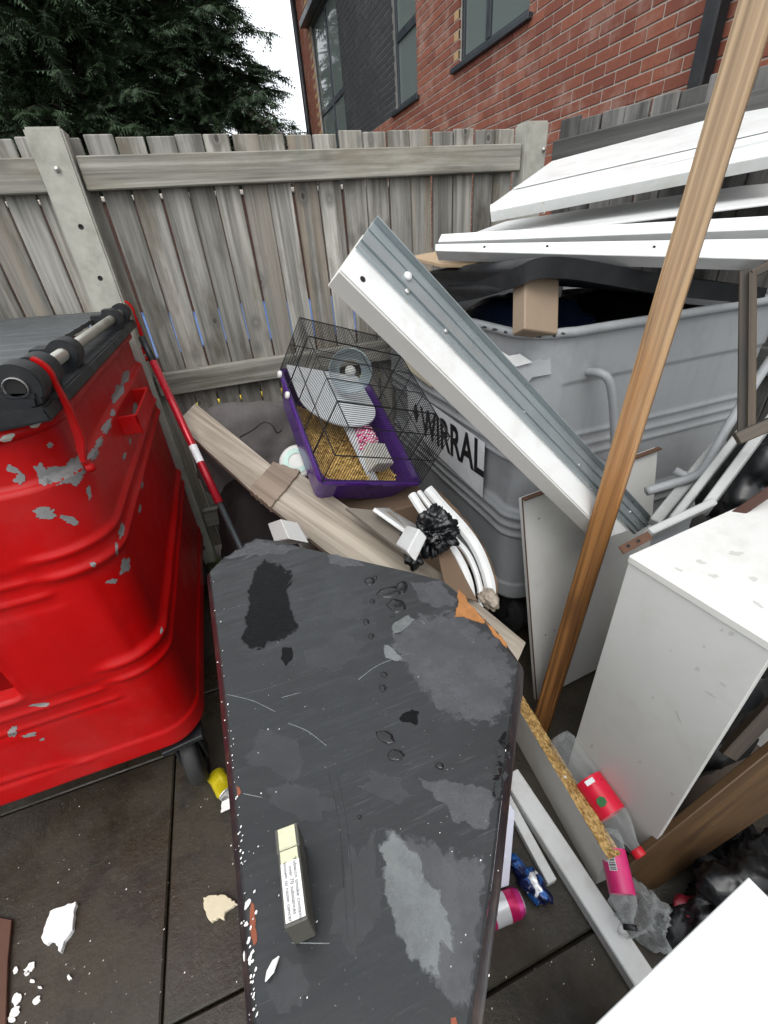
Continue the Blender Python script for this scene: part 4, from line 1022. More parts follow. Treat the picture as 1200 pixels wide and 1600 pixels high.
# red extending pole
pa, pb = P(222, 528, 1.60), P(372, 848, 1.46)
pole = thing('extending_pole', 'red and grey extending pole leaning against the fence beside the red bin', 'pole', pb)
M_redpole = plain('red anodised tube', (.42, .012, .025), .28, .1, 20, metal=.35, coat=.3)
M_poledark = plain('dark grey tube', (.055, .065, .070), .35, .1, 20, metal=.4)
def on_line(y_): # point of the pole at photo height y
    lo, hi = 0.0, 1.0
    for _ in range(40):
        m2 = (lo+hi)/2; q = pa.lerp(pb, m2)-CAM; py = 800-FPX*q.dot(UP)/q.dot(FW)
        if py < y_: lo = m2
        else: hi = m2
    return pa.lerp(pb, lo)
tube('top_grip', [pa, on_line(566)], .0125, M_blackpl, pole, 14); tube('outer_tube', [on_line(566), on_line(786)], .0135, M_redpole, pole, 16); tube('inner_tube', [on_line(785), pb+(pb-pa).normalized()*.60], .0092, M_poledark, pole, 14)
tube('label_sleeve', [on_line(697), on_line(723)], .0139, M_sheet, pole, 16, cap=False)
# gravel bits and weeds at the foot of the fence are left to the paving; low kerb block
bx('concrete_block', (-.30, 1.98, 0), (-.05, 2.19, .11), M_concrete, None, .006); setprops(bpy.data.objects['concrete_block'], 'small concrete block at the foot of the fence behind the red pole', 'block')
# tub with pastel label
tb = P(466, 724, 1.62); M_ = axes((-.25, -.65, .72), None, tb)
tub = thing('plastic_tub', 'round white plastic tub with pastel label against the purple cage', 'tub', M=Matrix.Translation(M_.translation))
lathe('body', [(.001, -.10), (.060, -.10), (.066, .0), (.068, .002), (.068, .02), (.060, .026), (.001, .028)], M_, M_white, tub, 28)
lathe('label', [(.050, .0292), (.030, .0300)], M_, plain('pastel label', (.42, .58, .52), .5, .5, 14), tub, 28)
# ---- broken oak plank across the pile
pp = [(302, 628), (430, 728), (395, 772), (273, 661)]
pn0 = P(300, 640, 1.72); q1 = P(820, 985, 1.16); q2 = P(690, 890, 1.235)
ax_ = (q1-pn0).normalized()
# plane holding the plank: along its length and roughly level across
acr = Vector((.62, .72, .28)); pnn = ax_.cross(acr).normalized()
def onp(x_, y_): return onpl(x_, y_, pn0, pnn)
plank = thing('oak_plank', 'long pale oak laminate plank with a broken joint lying across the pile', 'plank', onp(600, 820))
slab('board', [onp(*p) for p in ((305, 630), (433, 734), (398, 772), (276, 660))], .022, M_plank, plank, .001, ax_)
slab('board', [onp(*p) for p in ((464, 736), (560, 803), (640, 860), (700, 903), (822, 1004), (806, 1040), (700, 985), (560, 898), (500, 854), (420, 790))], .022, M_plank, plank, .001, ax_, jag=None)
jp = [onp(*p)+pnn*(.010 if pnn.dot(CAM-pn0) > 0 else -.010) for p in ((428, 724), (470, 738), (424, 795), (390, 768))]
slab('joint_piece', jp, .030, M_plank_dark, plank, .001, ax_, jag=(.003, .010), seed=4)
# ---- white cardboard cartons between plank and cabinet
for i, (c4, D_, lb) in enumerate((([(418, 818), (438, 811), (452, 842), (428, 846)], 1.30, 'small white carton tucked under the oak plank beside the black cabinet'), ([(468, 838), (500, 846), (500, 862), (474, 860)], 1.18, 'flattened grey white carton under the oak plank edge'))):
    o = slab('small_carton', quadD(c4, D_, 0), .05, M_white, None, .002); setprops(o, lb, 'carton')
# cardboard boxes that carry the cage
M_card = plain('brown cardboard', (.15, .098, .062), .85, .15, 12, bmp=.2, bscale=60, dirt=.3, dcol=(.13, .08, .05))
cbx = thing('cardboard_box', 'brown cardboard box under the purple cage and white trims', 'box', (.36, 1.30, 0))
bx('body', (.14, 1.12, 0), (.60, 1.62, .60), M_card, cbx, .004)
bx('inner_carton', (.22, 1.20, .602), (.56, 1.60, .70), M_card, cbx, .004)
slab('flap', [Vector((.14, 1.12, .60)), Vector((.60, 1.12, .60)), Vector((.60, .98, .55)), Vector((.16, .98, .54))], .005, M_card, cbx, .001)
sh = slab('cardboard_sheet', [P(682, 862, 1.22), P(702, 850, 1.24), P(745, 940, 1.20), P(700, 925, 1.16)], .005, M_card, None, .001); setprops(sh, 'torn brown cardboard sheet standing between oak plank and white curved trims', 'cardboard')
# grey board under the cage (soft grey surface between plank and white strip)
sh = slab('grey_board', [P(540, 792, 1.32), P(612, 800, 1.34), P(660, 850, 1.26), P(640, 870, 1.22)], .012, plain('grey brown hardboard', (.16, .14, .115), .7, .15, 20), None, .001); setprops(sh, 'grey brown hardboard strip lying below the purple cage', 'board')
# white strips
o = slab('white_trim', quadD([(585, 793), (612, 793), (656, 824), (640, 832)], 1.26, 0), .012, M_white2, None, .002); setprops(o, 'short white plastic strip beneath the purple cage', 'trim')
o = slab('white_trim', quadD([(636, 820), (655, 826), (636, 862), (618, 850)], 1.21, 0), .03, M_white2, None, .003); setprops(o, 'short white square plastic trim end beside the black crumpled bag', 'trim')
# curved white trims
def curved(name, pts, D, w, th, label, parent=None):
    c = catmull([P(x_, y_, d_) for (x_, y_), d_ in zip(pts, D)], 7); V, Fc = [], []
    side = Vector((.55, -.15, .82)).normalized()
    for i, p in enumerate(c):
        t_ = (c[min(i+1, len(c)-1)]-c[max(i-1, 0)]).normalized(); vw = (CAM-p).normalized(); s_ = t_.cross(vw).normalized(); u = s_.cross(t_).normalized()
        prof_ = [(-w/2, -th), (-w/2, 0), (-w*.42, th*.15), (-w*.2, th*.5), (w*.2, th*.5), (w*.42, th*.15), (w/2, 0), (w/2, -th)]
        for a, b in prof_: V.append(p+s_*a+u*b)
    for i in range(len(c)-1):
        for k in range(8): Fc.append((i*8+k, i*8+(k+1) % 8, (i+1)*8+(k+1) % 8, (i+1)*8+k))
    Fc.append(tuple(range(8))); Fc.append(tuple((len(c)-1)*8+k for k in range(7, -1, -1)))
    o = mk(name, V, Fc, M_white2, None, smooth=False); return setprops(o, label, 'trim', 'curved white trims')
curved('curved_trim', [(643, 772), (660, 798), (688, 832), (710, 862), (724, 888), (733, 914), (737, 945)], [1.34, 1.31, 1.28, 1.26, 1.25, 1.24, 1.23], .026, .012, 'innermost white curved plastic trim, nearest the brown cardboard sheet')
curved('curved_trim', [(654, 768), (676, 797), (705, 836), (728, 862), (742, 890), (750, 920), (752, 948)], [1.36, 1.33, 1.30, 1.28, 1.27, 1.26, 1.25], .018, .012, 'middle white curved plastic trim in the bundle beside the grey bin')
curved('curved_trim', [(668, 764), (692, 792), (720, 822), (742, 852), (757, 885), (765, 915), (766, 945)], [1.38, 1.35, 1.32, 1.30, 1.29, 1.28, 1.27], .034, .014, 'outermost white curved plastic trim against the grey bin side')
# torn paper wrap
c = [P(680, 763, 1.40), P(705, 786, 1.37), P(735, 822, 1.34), P(760, 862, 1.31), P(776, 905, 1.29), P(779, 945, 1.28)]; c = catmull(c, 5); V, Fc = [], []; r = random.Random(8)
for i, p in enumerate(c):
    k = 1+.4*math.sin(i*1.3)
    for j in range(5): V.append(p+Vector((-.011*k*j*.5+.004*noise.noise(Vector((i*.8, j, 0))), .004*j, -.007*j+.008*noise.noise(Vector((i*.7, j*1.3, 4))))))
for i in range(len(c)-1):
    for j in range(4): a = i*5+j; Fc.append((a, a+1, a+6, a+5))
n0 = len(V); V += [v+Vector((.001, .001, -.0012)) for v in V]; Fc += [tuple(reversed([q+n0 for q in f])) for f in Fc]
o = mk('paper_wrap', V, Fc, M_card, None); setprops(o, 'torn brown paper wrapping along the outer edge of the curved trims', 'wrapping')
crumple('paper_wrap', tuple(P(762, 935, 1.245)), .026, .045, .028, plain('dirty clear tape and paper', (.30, .25, .20), .4, .3, 30, bmp=.4), 'crumpled paper and tape end below the curved white trims', 'wrapping', 15, 4, .4, 5)
# crumpled black bag
q = P(678, 832, 1.20); crumple('black_bag', tuple(q), .070, .058, .062, M_bag, 'crumpled shiny black plastic bag on the curved white trims', 'bag', 9, 5, .55, 4.2)
q = P(645, 872, 1.17); crumple('black_bag', tuple(q), .024, .03, .03, M_bag, 'small twist of black plastic hanging at the oak plank edge', 'bag', 19, 4, .5, 4)

# ---- purple pet cage
Bc, Ac, Cc, Tc = P(503, 753, 1.318), P(438, 578, 1.59), P(662, 765, 1.515), P(545, 667, 1.22)
ex = (Ac-Bc); LC = ex.length; ex.normalize(); ey = (Cc-Bc); ey -= ex*ey.dot(ex); WC = ey.length; ey.normalize(); ez = ey.cross(ex)
if ez.dot(Tc-Bc) < 0: ez = -ez
HC = (Tc-Bc).dot(ez)
MC = Matrix(((ex.x, ey.x, ez.x, Bc.x), (ex.y, ey.y, ez.y, Bc.y), (ex.z, ey.z, ez.z, Bc.z), (0, 0, 0, 1)))
sk = (Tc-Bc)-ez*HC                                              # the wire top leans a little
def cg(x, y, z): return MC @ Vector((x, y, z)) + sk*(max(0, z)/HC)
cage = thing('pet_cage', 'small pet cage with purple tray and black wire top, tipped on the pile', 'cage', cg(LC/2, WC/2, -.12))
M_purple = plain('purple plastic', (.060, .016, .155), .22, .1, 10, coat=.2)
M_wire = plain('black wire', (.010, .010, .011), .4, .1, 20)
# tray: outer and inner skin with a rim
def ringr(o, z, n=5):
    r_ = .03; pts = []
    for (cx, cy, a0) in ((LC-r_, WC-r_, 0), (r_, WC-r_, 90), (r_, r_, 180), (LC-r_, r_, 270)):
        for k in range(n): a = math.radians(a0+90*k/(n-1)); pts.append(cg(cx+(r_)*math.cos(a)-(o if cx > LC/2 else -o), cy+r_*math.sin(a)-(o if cy > WC/2 else -o), z))
    return pts
rg = [ringr(.035, -.115), ringr(.03, -.12), ringr(.004, -.012), ringr(-.008, -.008), ringr(-.008, .004), ringr(.004, .006), ringr(.012, -.012), ringr(.036, -.105)]
V = [p for q in rg for p in q]; n = len(rg[0]); Fc = []
for i in range(len(rg)-1):
    for k in range(n): Fc.append((i*n+k, i*n+(k+1) % n, (i+1)*n+(k+1) % n, (i+1)*n+k))
Fc.append(tuple(range(n))); Fc.append(tuple((len(rg)-1)*n+k for k in range(n)))
mk('tray', V, Fc, M_purple, cage)
def wires(name, lst, rad): return many_tubes(name, [(p, rad) for p in lst], M_wire, cage, 4)
sp = .0095; A = lambda n_: [i/n_ for i in range(n_+1)]
nl, nw, nh = int(LC/sp), int(WC/sp), int(HC/sp)
wires('wire_panel', [[cg(u*LC, 0, HC), cg(u*LC, WC, HC)] for u in A(nl)], .0011)
wires('wire_panel', [[cg(u*LC, 0, 0), cg(u*LC, 0, HC)] for u in A(nl)], .0011); wires('wire_panel', [[cg(u*LC, WC, 0), cg(u*LC, WC, HC)] for u in A(nl)], .0011)
wires('wire_panel', [[cg(0, u*WC, 0), cg(0, u*WC, HC)] for u in A(nw)], .0011); wires('wire_panel', [[cg(LC, u*WC, 0), cg(LC, u*WC, HC)] for u in A(nw)], .0011)
for x in (0, LC*.2, LC*.4, LC*.6, LC*.8, LC): many_tubes('hoop', [([cg(x, 0, 0), cg(x, 0, HC), cg(x, WC, HC), cg(x, WC, 0)], .0023)], M_wire, cage, 6)
for z in (.004, HC*.5, HC): many_tubes('hoop', [([cg(0, 0, z), cg(LC, 0, z), cg(LC, WC, z), cg(0, WC, z), cg(0, 0, z)], .0023)], M_wire, cage, 6)
many_tubes('hoop', [([cg(0, WC*.5, HC), cg(LC, WC*.5, HC)], .0016)], M_wire, cage, 6)
for x in (LC*.72, LC*.93):                                       # white clips
    lathe('clip', [(.0, .010), (.010, .010), (.013, .006), (.013, 0)], axes(-ey, ez, cg(x, .0, .006)+(-ey)*.010), M_white, cage, 16)
many_tubes('latch', [([cg(-.009, WC*.42, 0), cg(-.014, WC*.42, -.012), cg(-.014, WC*.56, -.012), cg(-.009, WC*.56, 0)], .0018)], M_wire, cage, 6)
# shelf, half round
V = []; 
for k in range(19): a = math.pi*k/18; V.append(cg(LC*.66-math.sin(a)*LC*.25, WC*.42-math.cos(a)*WC*.40, .035))
V += [cg(LC*.97, WC*.80, .035), cg(LC*.97, WC*.02, .035)]
slab('shelf', V, .010, plain('pale grey plastic', (.60, .62, .63), .4, .05, 10), cage, .002)
ramp_ = slab('ramp', [cg(LC*.53, WC*.36, .03), cg(LC*.53, WC*.46, .03), cg(LC*.10, WC*.72, -.075), cg(LC*.10, WC*.62, -.075)], .005, bpy.data.materials['pale grey plastic'], cage, .001)
# bedding (uncountable shavings)
M_bed = plain('wood shavings', (.62, .42, .14), .9, .45, 160, bmp=.8, bscale=200, dirt=.5, dcol=(.30, .16, .05), dscale=60)
V, Fc = [], []; nx_, nyy = 40, 28
for i in range(nx_+1):
    for j in range(nyy+1):
        u, v = .07+.86*i/nx_, .09+.82*j/nyy; V.append(cg(u*LC, v*WC, -.078+.022*noise.noise(Vector((u*6, v*5, 2)))+.008*noise.noise(Vector((u*40, v*40, 0)))-.06*max(0, u-.55)))
for i in range(nx_):
    for j in range(nyy): k = i*(nyy+1)+j; Fc.append((k, k+nyy+1, k+nyy+2, k+1))
r = random.Random(4)
for i in range(1500):
    u, v = r.uniform(.08, .8), r.uniform(.1, .9); p = cg(u*LC, v*WC, -.066+.022*noise.noise(Vector((u*6, v*5, 2)))-.06*max(0, u-.55)); a = Vector((r.uniform(-1, 1), r.uniform(-1, 1), r.uniform(-.5, .8))).normalized(); b = a.orthogonal().normalized(); s_ = r.uniform(.004, .010); o_ = len(V)
    V += [p-a*s_-b*s_*.3, p+a*s_-b*s_*.3, p+a*s_+b*s_*.3, p-a*s_+b*s_*.3]; Fc.append((o_, o_+1, o_+2, o_+3))
bed = mk('bedding', V, Fc, M_bed); setprops(bed, 'golden wood shavings spread in the purple cage tray', 'bedding', kind='stuff')
# exercise wheel
wm = axes((CAM-cg(LC*.78, WC*.52, .11)), None, cg(LC*.78, WC*.52, .11))
wh = thing('exercise_wheel', 'clear blue grey exercise wheel inside the pet cage', 'wheel', wm.translation)
M_clearb, _t, _b = newmat('clear blue plastic'); _b.inputs['Base Color'].default_value = (.33, .42, .45, 1); _b.inputs['Roughness'].default_value = .15; _b.inputs['Alpha'].default_value = .55
lathe('drum', [(.040, .0), (.074, .0), (.078, .006), (.078, .05), (.074, .05), (.074, .010)], wm, M_clearb, wh, 36)
lathe('hub', [(.001, .012), (.020, .012), (.020, -.004), (.001, -.004)], wm, M_white, wh, 18)
# pink and white hut
hb = cg(LC*.36, WC*.72, -.07)
hut = thing('pet_hut', 'crumpled pink and white cloth with a white carton inside the purple cage', 'hut', hb)
def mat_stripe():
    m, t, b = newmat('pink stripe print'); v = coords(t, rnd=False); w = N(t, 'ShaderNodeTexWave'); w.inputs['Scale'].default_value = 28; t.links.new(v, w.inputs['Vector'])
    c = mix(t, ramp(t, w.outputs['Fac'], [(.45, 0.0), (.55, 1.0)]), (.62, .05, .22), (.72, .64, .64)); t.links.new(c, b.inputs['Base Color']); b.inputs['Roughness'].default_value = .6; return m
M_str = mat_stripe()
Mh = axes(ex*.9-ey*.3, ey, hb)
def hb_(lo, hi): return [Mh @ Vector(p) for p in ((lo[0], lo[1], hi[2]), (hi[0], lo[1], hi[2]), (hi[0], hi[1], hi[2]), (lo[0], hi[1], hi[2]))]
slab('box', [cg(LC*.16, WC*.62, .0), cg(LC*.31, WC*.58, .02), cg(LC*.34, WC*.80, .005), cg(LC*.19, WC*.84, -.01)], .06, plain('dirty white card', (.55, .53, .48), .7, .1, 30), hut, .002)
bm = bmesh.new(); bmesh.ops.create_icosphere(bm, subdivisions=4, radius=1)
for v in bm.verts:
    d_ = v.co.normalized(); w_ = Vector((d_.x*.095, d_.y*.060, d_.z*.045)); v.co = w_*(1-.5*abs(noise.noise(w_*45))-.25*abs(noise.noise(w_*110)))
me = bpy.data.meshes.new('cloth'); bm.to_mesh(me); bm.free(); link('cloth', me, M_str, hut, axes(ex, ey, cg(LC*.44, WC*.64, -.02)))

# ---- big white chipboard panel leaning on the grey bin
bl, tl = gz(838, 1095), onY(815, 780, .93); tr = onY(1028, 700, .95)
nrm_ = (tl-bl).cross(tr-tl).normalized(); opn = lambda x_, y_: onpl(x_, y_, tl, nrm_)
brr = opn(1012, 806); drop = bl-tl
tr_ = opn(1028, 700); br_ = tr_+(bl-tl)*1.0+Vector((-.03, 0, 0))
wp = thing('chipboard_sheet', 'tall white chipboard panel with brown broken edges leaning on the grey bin', 'panel', bl)
M_rawedge = plain('brown raw chipboard edge', (.10, .05, .03), .9, .5, 120, bmp=.6, bscale=220)
slab('board', [tl, tr_, br_, bl], .015, M_white, wp, .0008)
slab('raw_edge', [tl+Vector((-.0005, 0, 0)), bl+Vector((-.0005, 0, 0)), bl+Vector((-.004, -.008, 0)), tl+Vector((-.004, -.008, 0))], .003, M_rawedge, wp, 0)
for (x_, y_) in ((842, 810), (866, 985), (852, 992), (1016, 768), (905, 940)): lathe('screw_hole', [(.0028, 0), (.0001, 0)], axes(nrm_ if nrm_.dot(CAM-tl) > 0 else -nrm_, tr-tl, opn(x_, y_)+(nrm_ if nrm_.dot(CAM-tl) > 0 else -nrm_)*.0008), M_hole, wp, 10)
bar('raw_edge', tl-nrm_*.0075+Vector((0, 0, .001)), tr_-nrm_*.0075+Vector((0, 0, .001)), .017, .004, M_rawedge, wp, up=(0, 0, 1), bev=0)

# ---- long white beam with steel track
fc4 = [P(532, 421, .80), P(587, 341, .855), None, P(953, 839, 1.195)]
_n = (fc4[1]-fc4[0]).cross(fc4[3]-fc4[0]).normalized(); fc4[2] = onpl(1021, 816, fc4[0], _n)
lenv = (fc4[3]-fc4[0]); acrv = (fc4[1]-fc4[0]); bn = acrv.cross(lenv).normalized()
if bn.dot(CAM-fc4[0]) < 0: bn = -bn
beam = thing('white_beam', 'long white boxed beam with a steel sliding track leaning on the grey bin corner', 'beam', fc4[3])
slab('face_board', fc4, .014, M_white2, beam, .001, lenv)
# underside board seen in grey light
ud = -bn*.050
ac1 = acrv.normalized(); gap = -ac1*.003-bn*.004
slab('side_board', [fc4[0]+gap, fc4[3]+gap, fc4[3]+gap+ud, fc4[0]+gap+ud], .012, M_whitedirty, beam, .001, lenv)
slab('back_board', [fc4[0]+ud-ac1*-.002, fc4[1]+ud, fc4[2]+ud, fc4[3]+ud], .010, M_whitedirty, beam, .001, lenv)
slab('end_core', [fc4[0]+lenv*.012-bn*.016, fc4[1]+lenv*.012-bn*.016, fc4[1]+lenv*.012+ud*.8, fc4[0]+lenv*.012+ud*.8], .01, M_rawedge, beam, 0)
M_zinc = plain('galvanised steel', (.33, .37, .38), .34, .22, 8, metal=.5, dirt=.3, dcol=(.14, .16, .17), dscale=7)
def onb(x_, y_, h=.0): return onpl(x_, y_, fc4[0]+bn*h, bn)
slab('steel_track', [onb(557, 384, .003), onb(587, 341, .003), onb(1021, 816, .003), onb(992, 834, .003)], .003, M_zinc, beam, .0005, lenv)
for (a, b, hh, ww) in (((557, 384), (992, 834), .010, .003), ((565, 373), (999, 829), .007, .004), ((587, 341), (1021, 816), .016, .003), ((576, 356), (1010, 823), .005, .003)):
    bar('track_lip', onb(*a, hh/2+.003), onb(*b, hh/2+.003), ww, hh, M_zinc, beam, up=bn, bev=.0008)
for (x_, y_, rr) in ((637, 455, .007), (697, 517, .006), (820, 643, .005), (905, 727, .005), (985, 800, .005)):
    lathe('screw', [(.0, .003), (rr*.6, .0028), (rr, .0008), (rr, 0)], axes(bn, lenv, onb(x_, y_, .0036)), M_bolt, beam, 14)
lathe('roller', [(.0, .006), (.007, .0055), (.009, .003), (.009, 0)], axes(bn, lenv, onb(637, 432, .0035)), M_sheet, beam, 16)
lathe('screw_hole', [(.006, .0), (.0001, .0)], axes(bn, lenv, onb(567, 436, .0008)), M_hole, beam, 14)

# ---- stained timber leaning across everything
ta, tb_ = P(843, 1140, 1.51), P(1196, -30, .70)
tim = bar('timber_post', ta, tb_, .056, .044, M_timber, None, up=(CAM-(ta+tb_)/2)*1.0+Vector((-.25, .0, .1)), bev=.006)
setprops(tim, 'long orange brown stained timber post leaning in front of the white boards', 'timber')

# ---- white wall cupboard standing at the right
ang = math.radians(5.3); o0 = gz(985, 868, .90); cxv = Vector((math.cos(ang), math.sin(ang), 0)); cyv = Vector((math.sin(ang), -math.cos(ang), 0))
MB = Matrix(((cxv.x, -cyv.x, 0, o0.x), (cxv.y, -cyv.y, 0, o0.y), (0, 0, 1, 0), (0, 0, 0, 1)))
cup = thing('white_cupboard', 'white wall cupboard carcass standing on end at the right with a dirty top', 'cupboard', M=MB)
def cb(name, lo, hi, mat=M_white): 
    c = (Vector(lo)+Vector(hi))/2; s = Vector(hi)-Vector(lo); return link(name, boxmesh(s.x, s.y, s.z, .0015), mat, cup, MB @ Matrix.Translation(c))
CD, CW = .272, .62
M_cuptop = plain('stained white laminate', (.62, .62, .60), .45, .05, 10, dirt=.4, dcol=(.26, .25, .18), dscale=7)
cb('side_panel', (0, -CD, 0), (.016, 0, .882)); M_inner = plain('inside panels in painted shade', (.05, .035, .025), .8, .2, 20)  # M_inner: shade inside the open carcass put into the panel colour
cb('side_panel', (CW-.016, -CD, 0), (CW, 0, .882)); cb('top_panel', (-.002, -CD-.001, .8835), (CW+.002, .002, .900), M_cuptop)
cb('bottom_panel', (.0165, -CD+.002, .005), (CW-.0165, -.002, .021), M_inner); cb('back_panel', (.0165, -.006, .0215), (CW-.0165, -.002, .882), M_inner); cb('shelf', (.0165, -CD+.12, .365), (CW-.0165, -.0065, .374), M_inner)
for k_, zc_ in ((51, .19), (52, .45), (53, .67)): crumple('bin_bag', tuple(MB @ Vector((.31, -.125, zc_))), .29, .125, .17, M_bag, ('black bag added to darken the bottom of the white cupboard opening', 'black bag added to darken the middle of the white cupboard', 'black bag added to darken the space under the white cupboard top')[k_-51], 'bag', k_, 4, .3, 5)  # bags added as filler so the open carcass reads dark
cb('top_edging', (-.0035, -CD+.001, .884), (-.0022, .0, .8995), M_whitedirty)

M_scuff = soften(plain('grey scuff', (.47, .46, .43), .6, .15, 60), 220, 1.3, .3, 1.0)
M_mould = soften(plain('green grey mould', (.42, .42, .34), .8, .3, 40), 60, 1.8, .7, 1.0)
SPV = BVHTree.FromPolygons([WM[o] @ v.co for o in bpy.data.objects if o.parent == cup and o.type == 'MESH' and o.name.startswith(('side_panel', 'top_panel')) for v in o.data.vertices], [tuple(i+off_ for i in p.vertices) for off_, o in (lambda L: [(sum(len(q.data.vertices) for q in L[:k]), L[k]) for k in range(len(L))])([o for o in bpy.data.objects if o.parent == cup and o.type == 'MESH' and o.name.startswith(('side_panel', 'top_panel'))]) for p in o.data.polygons])
for i, (x_, y_, rx, ry, a) in enumerate(((1143, 990, 5, 4, 0), (1128, 985, 3, 3, 0), (1100, 1010, 2, 3, 0), (955, 982, 4, 8, .3), (1110, 1085, 9, 2, .6), (1060, 1120, 1.5, 14, -.4), (1048, 1016, 2, 2, 0), (1020, 1090, 2, 2, 0), (925, 1165, 2, 5, .3), (1090, 1045, 6, 3, .8), (1130, 1070, 7, 2, .7), (1000, 1190, 3, 2, 0), (1050, 1240, 4, 2, .5))):
    decal('scuff', blob(x_, y_, rx, ry, 800+i, 12, .4, a), SPV, M_scuff, cup, .0006)
for i, (x_, y_, rx, ry, a) in enumerate(((1095, 878, 10, 3, .3), (1115, 900, 9, 3, .2), (1178, 905, 8, 4, .3), (1150, 865, 12, 4, 0), (1060, 890, 8, 2, .4), (1185, 945, 10, 3, .6))):
    decal('scuff', blob(x_, y_, rx, ry, 840+i, 16, .4, a), SPV, M_scuff, cup, .0006)
# ---- things on the ground between cabinet and cupboard
n0_, f0_ = gz(930, 1382), gz(800, 1146); ln = (f0_-n0_); ln.z = 0; pln = Vector((ln.y, -ln.x, 0)).normalized()
if pln.x > 0: pln = -pln
M_chip = None
def mat_chip():
    m, t, b = newmat('raw yellow chipboard'); v = coords(t, (1, 1, 1)); vo = N(t, 'ShaderNodeTexVoronoi'); vo.inputs['Scale'].default_value = 1; 
    mp = N(t, 'ShaderNodeMapping'); mp.inputs['Scale'].default_value = (130, 260, 260); t.links.new(v, mp.inputs['Vector']); t.links.new(mp.outputs[0], vo.inputs['Vector'])
    c = mix(t, ramp(t, vo.outputs['Color'], [(.1, 0.0), (.9, 1.0)]), (.20, .10, .025), (.60, .40, .15)); c = mix(t, ramp(t, nz(t, v, 60, 5, .7), [(.55, 0.0), (.7, .9)]), c, (.07, .035, .01))
    t.links.new(c, b.inputs['Base Color']); b.inputs['Roughness'].default_value = .9; bump(t, b, vo.outputs['Distance'], .8, .003); return m
M_chip = mat_chip()
htop = onpl(941, 1328, n0_, pln).z
chip = thing('chipboard_offcut', 'thick chipboard offcut on edge with raw yellow top beside the black cabinet', 'offcut', n0_)
far_ = n0_+ln*1.25; upv = Vector((0, 0, htop))
slab('board', [n0_, far_, far_+upv, n0_+upv], .038, M_whitedirty, chip, .0015, ln)
slab('raw_edge', [n0_+upv+Vector((0, 0, .002)), far_+upv+Vector((0, 0, .002)), far_+upv+Vector((0, 0, .002))-pln*.038, n0_+upv+Vector((0, 0, .002))-pln*.038], .0018, M_chip, chip, 0, ln, jag=(.001, .012))
lathe('dowel', [(.004, 0), (.0035, .001), (.0001, .0005)], axes((0, 0, 1), ln, n0_.lerp(far_, .36)+upv+Vector((0, 0, .0021))-pln*.016), M_white, chip, 12)
ra, rb2 = gz(1003, 1532, .022), gz(796, 1212, .03)
o = bar('white_rail', ra+(ra-rb2)*.02, rb2, .058, .044, M_white2, None, bev=.003); setprops(o, 'long white painted rail lying on the ground below the chipboard offcut', 'rail')
ra, rb2 = gz(862, 1380, .014), gz(790, 1246, .02)
o = bar('white_rail', ra, rb2, .028, .026, M_white2, None, bev=.002); setprops(o, 'short thin white rail on the ground between cabinet and long white rail', 'rail')
sq = [P(783, 1240, 1.16), P(803, 1266, 1.17), P(797, 1386, 1.12), P(762, 1392, 1.12)]
o = slab('white_offcut', sq, .012, plain('bluish white board', (.62, .63, .72), .5, .04, 10), None, .001); setprops(o, 'bluish white board offcut leaning under the edge of the black cabinet', 'offcut')
def can(name, c, axis, mats, label, crush=0.0, seed=1, r=.033, L=.115):
    M_ = axes(axis, None, c); t = thing(name, label, 'can', c)
    k = L/.115
    prof = [(.001, -.050), (.020, -.0505), (.0235, -.0575), (.026, -.0575), (r, -.047), (r, -.02), (r, 0), (r, .02), (r, .040), (.027, .0545), (.026, .0575), (.0245, .0575), (.0235, .054), (.001, .054)]
    prof = [(a, b*k) for a, b in prof]
    b_ = lathe('body', prof[4:10], M_, mats[0], t, 28); e1 = lathe('base', prof[:5], M_, mats[1], t, 28); e2 = lathe('lid', prof[9:], M_, mats[1], t, 28)
    if crush:
        for o in (b_, e1, e2):
            for v in o.data.vertices:
                n_ = noise.noise(v.co*26+Vector((seed, 0, 0))); v.co.y *= 1-crush*.5*(.5+n_*.5); v.co.z *= 1-crush*(.6+.4*math.sin(v.co.x*60)); v.co.x *= 1-crush*.25
    return t, M_
M_alu = plain('bare aluminium', (.70, .70, .70), .3, .08, 30, metal=.85)
def mat_bands(name, stops):
    m, t, b = newmat(name); v = coords(t, rnd=False); sx_ = N(t, 'ShaderNodeSeparateXYZ'); t.links.new(v, sx_.inputs[0])
    a = N(t, 'ShaderNodeMath', operation='MULTIPLY_ADD'); t.links.new(sx_.outputs['X'], a.inputs[0]); a.inputs[1].default_value = 8.0; a.inputs[2].default_value = .5
    r_ = N(t, 'ShaderNodeValToRGB'); r_.color_ramp.interpolation = 'CONSTANT'; e = r_.color_ramp.elements
    while len(e) < len(stops): e.new(.5)
    for i, (p, c) in enumerate(stops): e[i].position = p; e[i].color = (*c, 1)
    t.links.new(a.outputs[0], r_.inputs[0]); t.links.new(r_.outputs[0], b.inputs['Base Color']); b.inputs['Roughness'].default_value = .28; b.inputs['Metallic'].default_value = .35; return m
c1 = gz(783, 1420, .033); d1 = gz(812, 1406, .033)-gz(757, 1428, .033)
can('drinks_can', c1, d1, (mat_bands('pink can print', [(0, (.55, .02, .16)), (.3, (.66, .66, .68)), (.62, (.50, .01, .10)), (.82, (.55, .03, .22))]), M_alu), 'pink and silver drinks can on the ground by the black cabinet')
c2 = gz(345, 1224, .022); ct, cM = can('drinks_can', c2, (.35, -.85, .12), (plain('yellow can print', (.52, .42, .01), .25, .2, 8, metal=.3), M_alu), 'crushed yellow drinks can beside the wheel of the red bin', .5, 3)
